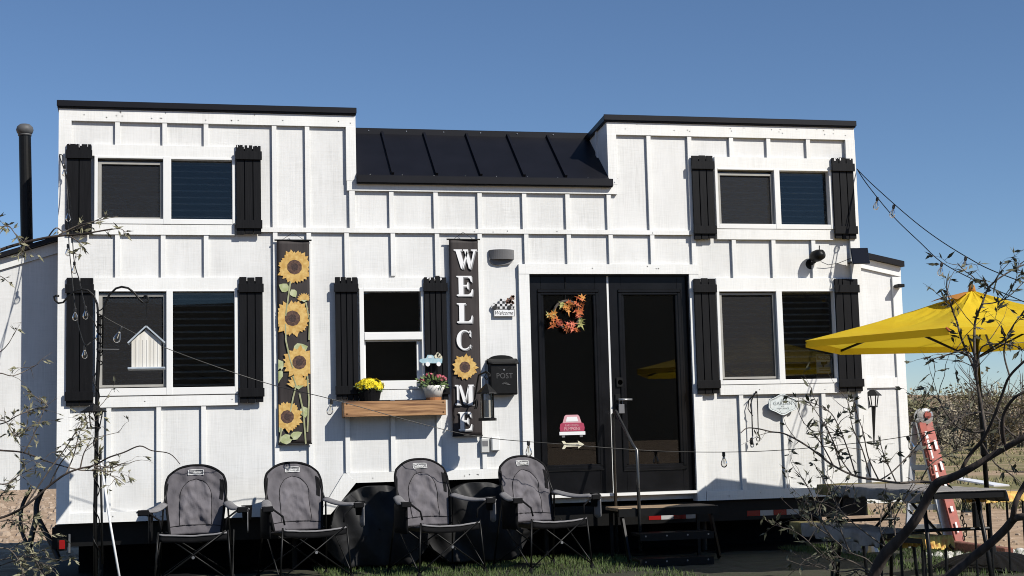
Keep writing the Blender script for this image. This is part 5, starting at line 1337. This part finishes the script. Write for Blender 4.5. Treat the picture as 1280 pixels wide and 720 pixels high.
# ladder
ld = thing('ladder', 'red fibreglass ladder with aluminium rungs leaning at the right end of the house', 'ladder', tuple(PZ(1195, 690, 0)))
f1 = PZ(1188, 688, .0); f2 = PZ(1203, 689, .0); dpl = f1.y
t1 = P(1150, 528, f1.y + .22); t2 = P(1164, 526, f1.y + .16)
f1b = f1 + Vector((0, 0, .03)); f2b = f2 + Vector((0, .06, .03)); t2.y = t1.y + .06
def rail(a, b, w_, t_, m_, nm='rail'): return MB().bar(a, b, w_, t_, up=(0, 1, .2)).build(nm, m_, ld, bevel=.003)
r1 = rail(f1b, t1, .085, .03, 'alu'); r2 = rail(f2b + Vector((.0, -.04, 0)), t2 + Vector((0, -.04, 0)), .09, .03, 'red'); r3 = rail(f1b.lerp(t1, .42) + Vector((0, -.03, 0)), t1 + Vector((0, -.03, 0)), .07, .03, 'red')
lbm = MB(); rr = random.Random(5)
for (a, b) in ((f1b.lerp(t1, .45), t1), (f2b, t2)):
    for k in range(5):
        t_ = .08 + .17 * k + rr.uniform(0, .05); c_ = a.lerp(b, t_) + Vector((rr.uniform(-.008, .008), -.075, 0)); d_ = (b - a).normalized()
        lbm.bar(c_, c_ + d_ * rr.uniform(.05, .11), .022 * rr.uniform(.7, 1.2), .004, up=(0, 1, .2))
lbm.build('safety_label', 'white', ld)
bk1, bk2 = f1b + Vector((-.35, .15, 0)), t1 + Vector((.0, .1, 0))
rail(bk1, bk2, .06, .025, 'alu', 'rear_rail')
for k in range(1, 6):
    t_ = k / 6.3; a = f1b.lerp(t1, t_); b = bk1.lerp(bk2, t_); MB().bar(a, b, .03, .05, up=(0, 0, 1)).build('rung', 'alu', ld)
tc_ = t1.lerp(t2, .5); MB().lathe(tc_ + Vector((0, -.03, .05)), [(.05, -.05), (.075, -.045), (.075, .045), (.05, .05)], 14, ax=1).build('top_hinge', 'alu', ld)
MB().lathe(tc_ + Vector((.01, -.085, .06)), [(.035, -.01), (.035, .01), (0, .012)], 12, ax=1).build('hinge_cap', 'red', ld)
for f_ in (f1b, f2b): MB().box(f_.x - .05, f_.x + .05, f_.y - .05, f_.y + .04, .0, .05).build('foot', 'red', ld, bevel=.006)
# block, jack, timber edging, white mat
c = PZ(1071, 694, 0); blk = tag(MB().box(c.x - .05, c.x + .05, c.y, c.y + .2, 0, .15).build('concrete_block', 'concrete', bevel=.006), 'grey concrete block with holes standing under the covered bench', 'concrete block')
ho = MB()
for dx in (-.02, .022): ho.lathe((c.x + dx, c.y - .0005, .03), [(.010, 0), (.010, .001)], 12, ax=1)
ho.build('core_hole', 'dark', blk)
c = PZ(1087, 691, 0); tag(MB().lathe((c.x, c.y, 0), [(.09, 0), (.08, .02), (.035, .12), (.03, .16), (0, .165)], 14).build('axle_stand', 'steel'), 'grey metal axle stand next to the concrete block', 'axle stand')
e0, e1 = PZ(1098, 677, 0), PZ(1262, 700, 0)
ed = MB().bar(e0 + Vector((0, 0, .05)), e1 + Vector((0, 0, .05)), .09, .10); tag(ed.build('timber_edging', 'edging', bevel=.008), 'reddish timber edging beam lying along the lawn by the ladder', 'timber')
mt = MB(); m0 = PZ(1228, 700, 0); rr = random.Random(8)
for i in range(14):
    for j in range(12):
        x = m0.x - .2 + i * .10 + (.05 if j % 2 else 0); y = m0.y - .30 + j * .085
        mt.lathe((x, y, .004), [(.043, 0), (.040, .014), (.02, .024), (0, .026)], 8)
mt.box(m0.x - .27, m0.x + 1.2, m0.y - .36, m0.y + .70, .002, .010)
tag(mt.build('stone_mat', 'pebble', smooth=True), 'white knobbly stone mat on the sand behind the umbrella foot', 'mat')
tag(MB().bar(PZ(1185, 596, .35), PZ(1252, 607, .35), .20, .02).build('white_board', 'white'), 'long white board lying behind the covered table', 'board')
tag(MB().bar(PZ(1150, 677, .02), PZ(1218, 682, .02), .05, .03).build('grey_beam', 'alu'), 'flat grey metal bar on the ground at the ladder foot', 'metal bar')

# hoses under the left lean-to
h1 = MB().tube(catmull([P(38, 612, .5), P(28, 632, .45), P(26, 655, .4), P(30, 672, .35), P(40, 690, .3), P(50, 712, .2)]), .016, 8)
tag(h1.build('hose', 'hose', smooth=True), 'thin black hose looping under the left lean-to, left of the thicker one', 'hose')
h2 = MB().tube(catmull([P(53, 612, .5), P(46, 630, .42), P(45, 648, .36), P(40, 668, .33), P(36, 690, .3)]), .024, 8)
tag(h2.build('hose', 'hose', smooth=True), 'thick black hose hanging straight under the left lean-to', 'hose')
h3 = MB().tube(catmull([P(46, 645, .34), P(55, 662, .30), P(65, 680, .25), P(74, 700, .2)]), .024, 8)
tag(h3.build('hose', 'hose', smooth=True), 'black hose slanting from the lean-to toward the red tail lamp', 'hose')

# ================================================================== MESQUITE TREES IN FRONT
class Tree:
    def __init__(s, seed): s.r = random.Random(seed); s.tw = MB(); s.lf = MB()
    def leaflet(s, p, d, n, L, wd):
        sd = d.cross(n); 
        if sd.length < 1e-4: sd = d.orthogonal()
        sd.normalize()
        s.lf.add([p, p + d * L * .35 + sd * wd, p + d * L, p + d * L * .35 - sd * wd], [(0, 1, 2, 3)])
    def frond(s, p, d, L, fold=.6):
        """a short stalk of leaflets, mostly folded together so that it reads as one slim leaf"""
        r = s.r; d = d.normalized(); n = Vector((r.uniform(-1, 1), r.uniform(-1, 1), r.uniform(-1, 1))).normalized()
        s.tw.tube([p, p + d * L * .6], [.0013, .0008], 3)
        for k in range(r.choice((2, 3, 3, 4))):
            q = p + d * L * r.uniform(.1, .55); v = (d * fold * 2 + Vector((r.uniform(-.7, .7), r.uniform(-.7, .7), r.uniform(-.8, .4)))).normalized()
            s.leaflet(q, v, n + Vector((r.uniform(-.4, .4), r.uniform(-.4, .4), 0)), r.uniform(.026, .05), r.uniform(.0042, .0075))
    def twig(s, p, d, L, rad, leaf=1.0, depth=0, droop=-.15):
        r = s.r; pts = [Vector(p)]; d = Vector(d).normalized(); n = max(4, int(L / .05)); st = L / n
        for k in range(n):
            d = (d + Vector((r.uniform(-.3, .3), r.uniform(-.3, .3), r.uniform(-.3, .3) + droop * .15))).normalized()
            pts.append(pts[-1] + d * st)
        s.tw.tube(pts, [rad * (1 - .75 * i / n) for i in range(n + 1)], 5)
        for k in range(1, n + 1):
            dd = (pts[k] - pts[k - 1]).normalized()
            if depth > 0 and r.random() < .22:
                sd = (dd * .6 + Vector((r.uniform(-1, 1), r.uniform(-.6, .6), r.uniform(-.7, .9)))).normalized()
                s.twig(pts[k], sd, L * r.uniform(.25, .5), rad * .6, leaf, depth - 1, droop)
            if r.random() < leaf:
                for j in range(1):
                    fd = (dd * .5 + Vector((r.uniform(-1, 1), r.uniform(-1, 1), r.uniform(-1, .7)))).normalized()
                    s.frond(pts[k], fd, r.uniform(.025, .065), r.uniform(.4, 1.4))
    def limb(s, px, dep, r0, r1, leaf=0.0, tw=0, twl=(.2, .4), jit=.0, sides=8, depth=1, build=None, wob=.06):
        dd = dep if isinstance(dep, (list, tuple)) else (dep, dep); n = len(px)
        pts = [PD(u, v, dd[0] + (dd[1] - dd[0]) * i / (n - 1) + s.r.uniform(-wob, wob) * (0 < i)) for i, (u, v) in enumerate(px)]
        pts = catmull(pts, 5); m = len(pts)
        pts = [p + Vector((noise.noise(p * 5), noise.noise(p * 5 + Vector((9, 0, 0))), noise.noise(p * 5 + Vector((0, 9, 0))))) * min(.010, r0 * .5) for p in pts]
        mb = build if build is not None else s.tw
        mb.tube(pts, [(r0 + (r1 - r0) * i / (m - 1)) * (1 + .10 * noise.noise(pts[i] * 9)) for i in range(m)], sides)
        for k in range((tw + 1) // 2):
            i = s.r.randrange(m // 4, m - 1); d = (pts[i + 1] - pts[i]).normalized()
            sd = (d * .7 + Vector((s.r.uniform(-1, 1), s.r.uniform(-.7, .7), s.r.uniform(-.5, 1)))).normalized()
            s.twig(pts[i], sd, s.r.uniform(*twl), max(.0022, r1 * .7), leaf, depth)
        if leaf:
            for i in range(m // 3, m):
                if s.r.random() < leaf * .8:
                    d = (pts[i] - pts[i - 1]).normalized(); fd = (d * .4 + Vector((s.r.uniform(-1, 1), s.r.uniform(-1, 1), s.r.uniform(-1, .8)))).normalized(); s.frond(pts[i], fd, s.r.uniform(.03, .07), s.r.uniform(.4, 1.3))
        return pts
# right hand tree: two thick leaning limbs with thin leafy twigs
T = Tree(21); D0 = 6.9
base = PZ(1060, 800, 0); base = Vector((PD(1070, 760, D0).x - .1, PD(1070, 760, D0).y, 0))
rtree = thing('mesquite_tree', 'dark leaning mesquite with thick bare limbs and sparse leaves in the right foreground', 'tree', tuple(base))
tk_ = MB(); p0 = PD(1084, 742, D0)
tk_.tube([base, base.lerp(p0, .5) + Vector((.02, .02, 0)), p0], [.045, .036, .029], 10)
def br(px, dep, r0, r1, nm='limb'):
    mb = MB(); pts = T.limb(px, dep, r0, r1, build=mb, sides=10, wob=.02); mb.build(nm, 'bark', rtree, smooth=True); return pts
tk_.build('trunk', 'bark', rtree, smooth=True)
br([(1080, 748), (1092, 722), (1108, 692), (1124, 673), (1140, 655), (1152, 637), (1163, 615), (1172, 604), (1186, 600), (1200, 594), (1215, 585), (1232, 573), (1250, 562), (1280, 546), (1330, 515)], (D0, D0 - .5), .028, .011)
T2_ = [(1110, 800), (1150, 752), (1185, 722), (1212, 700), (1236, 682), (1255, 664), (1268, 650), (1282, 646), (1330, 640)]
br(T2_, (D0 - .2, D0 - .6), .023, .015)
br([(1266, 652), (1269, 632), (1276, 612), (1290, 585), (1310, 540)], (D0 - .5, D0 - .6), .014, .009)
br([(1200, 595), (1205, 581), (1215, 565), (1226, 552), (1234, 538), (1243, 518), (1252, 495), (1262, 470), (1284, 448)], (D0 - .25, D0 - .5), .010, .005)
br([(1256, 560), (1253, 535), (1256, 515), (1268, 498), (1285, 488)], (D0 - .4, D0 - .6), .010, .005)
LF = .42
T.limb([(1232, 541), (1227, 510), (1222, 480), (1217, 458), (1206, 434), (1200, 418), (1196, 402), (1192, 391), (1188, 378), (1184, 362), (1184, 349)], D0 - .35, .007, .0025, LF, 8, (.12, .3))
T.limb([(1222, 480), (1219, 445), (1218, 416), (1220, 398), (1228, 380), (1235, 362), (1245, 351), (1264, 338), (1284, 329)], D0 - .4, .0065, .003, LF, 14, (.12, .32))
T.limb([(1221, 470), (1226, 436), (1244, 430), (1264, 431), (1284, 440)], D0 - .45, .004, .0025, LF, 6, (.12, .3))
T.limb([(1220, 462), (1213, 442), (1198, 440), (1184, 444), (1170, 448), (1157, 454)], D0 - .4, .004, .002, LF, 8, (.12, .28))
T.limb([(1235, 362), (1222, 352), (1215, 345), (1205, 338), (1197, 329)], D0 - .4, .003, .0015, LF, 3, (.1, .2))
T.limb([(1262, 470), (1255, 440), (1262, 415), (1275, 395), (1290, 380)], D0 - .45, .004, .002, .5, 6, (.12, .3))
T.limb([(1228, 380), (1245, 378), (1262, 370), (1280, 352)], D0 - .4, .003, .002, .5, 5, (.12, .25))
T.limb([(1243, 518), (1225, 515), (1205, 520), (1190, 528), (1172, 540)], D0 - .3, .005, .002, .3, 9, (.15, .35))
T.limb([(1234, 538), (1215, 540), (1195, 532), (1180, 512), (1172, 495)], D0 - .3, .005, .002, .3, 9, (.15, .35))
T.limb([(1243, 518), (1262, 540), (1280, 552)], D0 - .3, .005, .003, .3, 6, (.15, .35))
T.limb([(1226, 552), (1250, 585), (1284, 590)], D0 - .3, .004, .003, .2, 4, (.15, .3))
T.limb([(1172, 604), (1150, 602), (1125, 603), (1100, 600), (1070, 595), (1042, 582), (1022, 567), (1000, 552), (980, 542), (965, 540), (948, 536), (934, 535), (926, 541)], (D0 - .1, D0 + .2), .007, .0022, .22, 5, (.15, .3))
for px in ([(1100, 600), (1115, 590), (1140, 565), (1160, 542), (1186, 530), (1212, 512)], [(1098, 599), (1085, 570), (1079, 540), (1072, 520), (1068, 503)], [(1070, 595), (1060, 562), (1048, 532), (1036, 514), (1014, 503)],
           [(1052, 588), (1044, 560), (1036, 540), (1024, 520), (1010, 500)], [(1088, 596), (1078, 562), (1066, 535), (1062, 512), (1058, 495)], [(1064, 592), (1052, 575), (1040, 548), (1032, 530)], [(1120, 602), (1110, 580), (1102, 560), (1100, 545)],
           [(1042, 582), (1030, 560), (1016, 540), (1004, 528)], [(1150, 603), (1160, 585), (1172, 574), (1190, 566), (1215, 560)]):
    T.limb(px, D0 + T.r.uniform(-.2, .3), .0038, .0015, .45, 9, (.07, .18), depth=0)
for px in ([(1100, 720), (1085, 700), (1062, 690), (1040, 672), (1015, 655), (995, 640), (975, 622)], [(1098, 725), (1075, 712), (1052, 715), (1020, 708), (990, 690)], [(1110, 690), (1100, 660), (1105, 630), (1108, 610)], [(1062, 690), (1050, 660), (1045, 640), (1058, 610)],
           [(1112, 688), (1085, 668), (1062, 650), (1045, 630), (1030, 600), (1018, 580)], [(1040, 672), (1025, 650), (1018, 625), (1004, 598)], [(1090, 716), (1060, 700), (1035, 700), (1005, 672), (985, 660)], [(1120, 676), (1118, 650), (1130, 625), (1140, 605)]):
    T.limb(px, D0 + T.r.uniform(-.1, .4), .0040, .0015, .5, 12, (.10, .26))
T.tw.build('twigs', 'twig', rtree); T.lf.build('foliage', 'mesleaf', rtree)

# left hand tree: trunk out of the picture, thin leafy branches reach in
T = Tree(5); D1 = 8.2
tb_ = PD(-70, 600, D1); base = Vector((tb_.x, tb_.y, 0))
ltree = thing('mesquite_tree', 'mesquite with thin twigs and pale dry leaves reaching in at the left edge', 'tree', tuple(base))
MB().tube(catmull([base, PD(-78, 690, D1), PD(-64, 560, D1), PD(-70, 430, D1), PD(-60, 330, D1)]), [.06] * 33, 10).build('trunk', 'bark', ltree, smooth=True)
def brl(px, dep, r0, r1):
    mb = MB(); T.limb(px, dep, r0, r1, build=mb, sides=8, wob=.03); mb.build('branch', 'bark', ltree, smooth=True)
brl([(-62, 345), (-30, 330), (0, 313), (30, 303), (60, 297), (85, 294), (112, 291), (140, 286)], D1 - .1, .012, .003)
brl([(-66, 690), (-20, 655), (10, 645), (32, 632), (62, 607), (82, 593), (100, 586), (117, 582), (135, 572), (155, 565), (175, 557), (190, 563), (212, 567), (225, 580)], D1 - .15, .008, .002)
brl([(-66, 560), (-20, 562), (0, 563), (28, 565), (55, 575), (85, 584)], D1, .007, .003)
for px, lf, n in (([(0, 313), (-2, 290), (10, 282), (22, 296), (30, 302)], .5, 5), ([(60, 297), (70, 285), (82, 290), (110, 280), (135, 268)], .9, 1), ([(85, 294), (95, 300), (100, 305), (104, 309)], .9, 1), ([(112, 291), (130, 288), (150, 286), (157, 292)], .9, 0), ([(70, 296), (95, 283), (112, 278), (148, 270)], .9, 0),
                  ([(-60, 345), (-20, 340), (0, 345), (10, 352)], .9, 1), ([(-66, 470), (-20, 455), (0, 440), (10, 430), (16, 420)], .15, 2), ([(-66, 500), (-10, 468), (15, 470), (35, 462), (48, 455)], .12, 4),
                  ([(-66, 540), (0, 530), (20, 520), (40, 512), (60, 508), (35, 490)], .5, 5), ([(-60, 535), (0, 525), (15, 540), (25, 545), (32, 535)], .8, 6), ([(32, 632), (60, 590), (82, 560), (98, 535), (110, 520), (125, 508)], .25, 5), ([(62, 607), (75, 580), (88, 565), (102, 552), (128, 545), (150, 540)], .3, 6),
                  ([(82, 593), (92, 570), (98, 545), (104, 525)], .3, 5), ([(117, 582), (130, 590), (145, 598), (156, 606)], .3, 3), ([(120, 582), (140, 585), (152, 580), (163, 579)], .3, 2), ([(100, 586), (108, 560), (130, 545)], .2, 3),
                  ([(-30, 660), (10, 650), (30, 655), (42, 665)], .8, 6), ([(-40, 640), (0, 620), (15, 600), (40, 585)], .4, 6), ([(-60, 700), (-10, 708), (20, 700), (45, 695), (70, 700)], .6, 6), ([(-60, 690), (0, 685), (15, 690), (25, 705), (30, 725)], .7, 6), ([(0, 700), (30, 695), (50, 705), (56, 725)], .6, 4),
                  ([(85, 584), (105, 588), (128, 585), (150, 575)], .7, 6), ([(30, 566), (40, 548), (52, 520), (60, 500)], .3, 4), ([(-40, 600), (5, 605), (22, 595), (30, 580)], .5, 5)):
    T.limb(px, D1 + T.r.uniform(-.2, .2), .0042, .0016, min(.9, lf * 1.1), n * 2, (.06, .17), depth=1)
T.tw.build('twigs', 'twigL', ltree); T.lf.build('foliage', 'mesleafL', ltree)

# ================================================================== FAR DESERT: low rise, shrubs and trees
hl = MB()
def hillf(u, v):
    x = -60 + 420 * u; y = 150 + 160 * v
    return Vector((x, y, -.3 + (9 + 4 * noise.noise(Vector((x * .012, 1, 2)))) * math.sin(min(1, v * 1.4) * PI / 2) * (.75 + .35 * noise.noise(Vector((x * .02, y * .02, 5))))))
hl.grid(hillf, 60, 16)
tag(hl.build('hills', 'sand', origin=(150, 230, 0), smooth=True), kind='structure')
hb = MB()
hb.grid(lambda u, v: Vector((-900 + 1800 * u, -330 - 60 * v, -.3 + (46 + 14 * noise.noise(Vector((u * 7, 1, 4))) + 8 * noise.noise(Vector((u * 21, 2, 4)))) * v)), 90, 8)
hb.grid(lambda u, v: Vector((-900 + 1800 * u, -390 - 120 * v, -.3 + (46 + 14 * noise.noise(Vector((u * 7, 1, 4))) + 8 * noise.noise(Vector((u * 21, 2, 4)))) * (1 - v))), 90, 4)
tag(hb.build('hills', 'mount', origin=(0, -380, 0), smooth=True), kind='structure')
def shrub_mesh(seed, R_, H_, n, leaf, airy):
    rr = random.Random(seed); tw = MB(); lf = MB()
    lobes = [(Vector((rr.uniform(-.7, .7) * R_, rr.uniform(-.7, .7) * R_, rr.uniform(.35, .85) * H_)), rr.uniform(.3, .55) * R_) for _ in range(11)]
    for c_, r_ in lobes:
        mid = Vector((c_.x * .3, c_.y * .3, c_.z * .45)); tw.tube([(rr.uniform(-.15, .15), rr.uniform(-.15, .15), 0), mid, c_], [.09, .05, .02], 5)
        for k in range(9):
            d = Vector((rr.gauss(0, 1), rr.gauss(0, 1), rr.gauss(.4, .8))).normalized(); e = c_ + d * r_ * rr.uniform(.8, 1.35); tw.tube([mid.lerp(c_, rr.uniform(.3, 1)), c_.lerp(e, .5) + Vector((0, 0, .1)), e], [.025, .016, .006], 3, cap=False)
    for k in range(n):
        c_, r_ = rr.choice(lobes); d = Vector((rr.gauss(0, 1), rr.gauss(0, 1), rr.gauss(0, .85))).normalized()
        p = c_ + d * r_ * rr.random() ** .45 * rr.uniform(.8, 1.15)
        if p.z < .12 or noise.noise(p * .9 + Vector((seed, 0, 0))) < airy: continue
        a = Vector((rr.uniform(-1, 1), rr.uniform(-1, 1), rr.uniform(-1, 1))).normalized(); b = a.orthogonal().normalized(); s_ = leaf * rr.uniform(.5, 1.4)
        lf.add([p, p + a * s_ * .5 + b * s_ * .28, p + a * s_, p + a * s_ * .5 - b * s_ * .28], [(0, 1, 2, 3)])
    return tw, lf
protos = []
for i, (R_, H_, n, leaf, airy, mk, nm) in enumerate(((2.9, 4.6, 1700, .2, .07, 'bushA', 'desert_tree'), (2.4, 4.0, 1500, .19, .09, 'bushB', 'desert_tree'), (2.2, 3.0, 1100, .19, .12, 'bushC', 'desert_shrub'), (1.7, 1.9, 1900, .16, -.06, 'bushA', 'desert_shrub'))):
    tw, lf = shrub_mesh(40 + i, R_, H_, n, leaf, airy)
    pr = thing(nm, 'x', 'tree' if nm == 'desert_tree' else 'shrub', (0, 0, 0), 'trees and shrubs in the far field'); tw.build('trunk', 'twig', pr); lf.build('crown', mk, pr); protos.append(pr)
spots = [(1139, 70, 1, .95, 'bushy olive tree showing just beside the corner of the right lean-to'), (1163, 92, 2, 1.25, 'bare airy shrub in the far field behind the ladder top'), (1182, 105, 0, 1.0, 'dark rounded tree left of the umbrella pole in the far field'),
         (1206, 88, 3, 1.2, 'low dark shrub directly left of the umbrella pole in the far field'), (1227, 98, 0, 1.05, 'dark tree right behind the umbrella pole in the far field'), (1250, 84, 1, 1.15, 'greenish tree between the umbrella pole and the picture edge'),
         (1276, 78, 0, 1.1, 'large dark tree at the right edge of the far field'), (1152, 120, 3, 1.6, 'small low shrub furthest back beside the lean-to'), (1195, 70, 2, .9, 'dry straw coloured shrub nearest to the ladder in the far field'),
         (1238, 64, 3, 1.0, 'low grey shrub close behind the umbrella pole'), (1262, 112, 2, 1.6, 'tall airy dry shrub behind the greenish tree'), (1215, 130, 0, 1.1, 'faint dark tree furthest away behind the umbrella pole'), (1300, 90, 1, 1.2, 'green tree cut by the right edge of the view'), (1172, 66, 3, .8, 'small low shrub nearest behind the ladder')]
used_ = set(); rr = random.Random(77)
for (u, dep, k, sc_, lb_) in spots:
    o = protos[k] if k not in used_ else copy_tree(protos[k]); used_.add(k)
    q = PD(u, 540, dep); o.location = (q.x, q.y, 0); o.rotation_euler = (0, 0, rr.uniform(0, 6.28)); o.scale = (sc_, sc_, sc_ * .88); relabel(o, lb_)

# ================================================================== LOOSE STONES AND DRY GRASS ON THE FIELD
rr = random.Random(31); sb_ = MB()
def stone(x, y, r_):
    a = [Vector((rr.uniform(.6, 1.1) * r_ * math.cos(t), rr.uniform(.6, 1.1) * r_ * math.sin(t), 0)) for t in [k * PI / 3 for k in range(6)]]
    o = Vector((x, y, 0)); top = Vector((rr.uniform(-.2, .2) * r_, rr.uniform(-.2, .2) * r_, r_ * rr.uniform(.4, .8)))
    mid = [q * .75 + Vector((0, 0, top.z * .7)) for q in a]
    sb_.add([o + q for q in a] + [o + q for q in mid] + [o + top], [(k, (k + 1) % 6, 6 + (k + 1) % 6, 6 + k) for k in range(6)] + [(6 + k, 6 + (k + 1) % 6, 12) for k in range(6)])
for k in range(2200):
    y = 3 + 30 * rr.random() ** 1.5; x = -1.0 - rr.random() * (2 + y * .25); stone(x, y, rr.choice((.02, .03, .03, .05, .08)) * rr.uniform(.6, 1.3))
for k in range(1500):
    y = -1.5 + 16 * rr.random() ** 1.3; x = 6.9 + rr.random() * 6; stone(x, y, rr.choice((.012, .02, .03, .05)) * rr.uniform(.6, 1.3))
tag(sb_.build('gravel', 'stone', origin=(0, 10, 0)), kind='stuff')
dg = MB()
for k in range(9000):
    y = 5 + 60 * rr.random() ** 1.4; x = 4.5 + rr.random() * (8 + y * .55)
    if noise.noise(Vector((x * .25, y * .18, 7))) < -.05: continue
    for j in range(3):
        a = rr.uniform(0, PI); w_ = rr.uniform(.008, .02) * (1 + y * .02); h = rr.uniform(.04, .14); dx, dy = math.cos(a) * w_, math.sin(a) * w_; ox, oy = rr.uniform(-.06, .06), rr.uniform(-.06, .06)
        dg.add([(x + ox - dx, y + oy - dy, 0), (x + ox + dx, y + oy + dy, 0), (x + ox + rr.uniform(-.06, .06), y + oy + rr.uniform(-.06, .06), h)], [(0, 1, 2)])
tag(dg.build('dry_grass', 'drygrass', origin=(10, 20, 0)), kind='stuff')
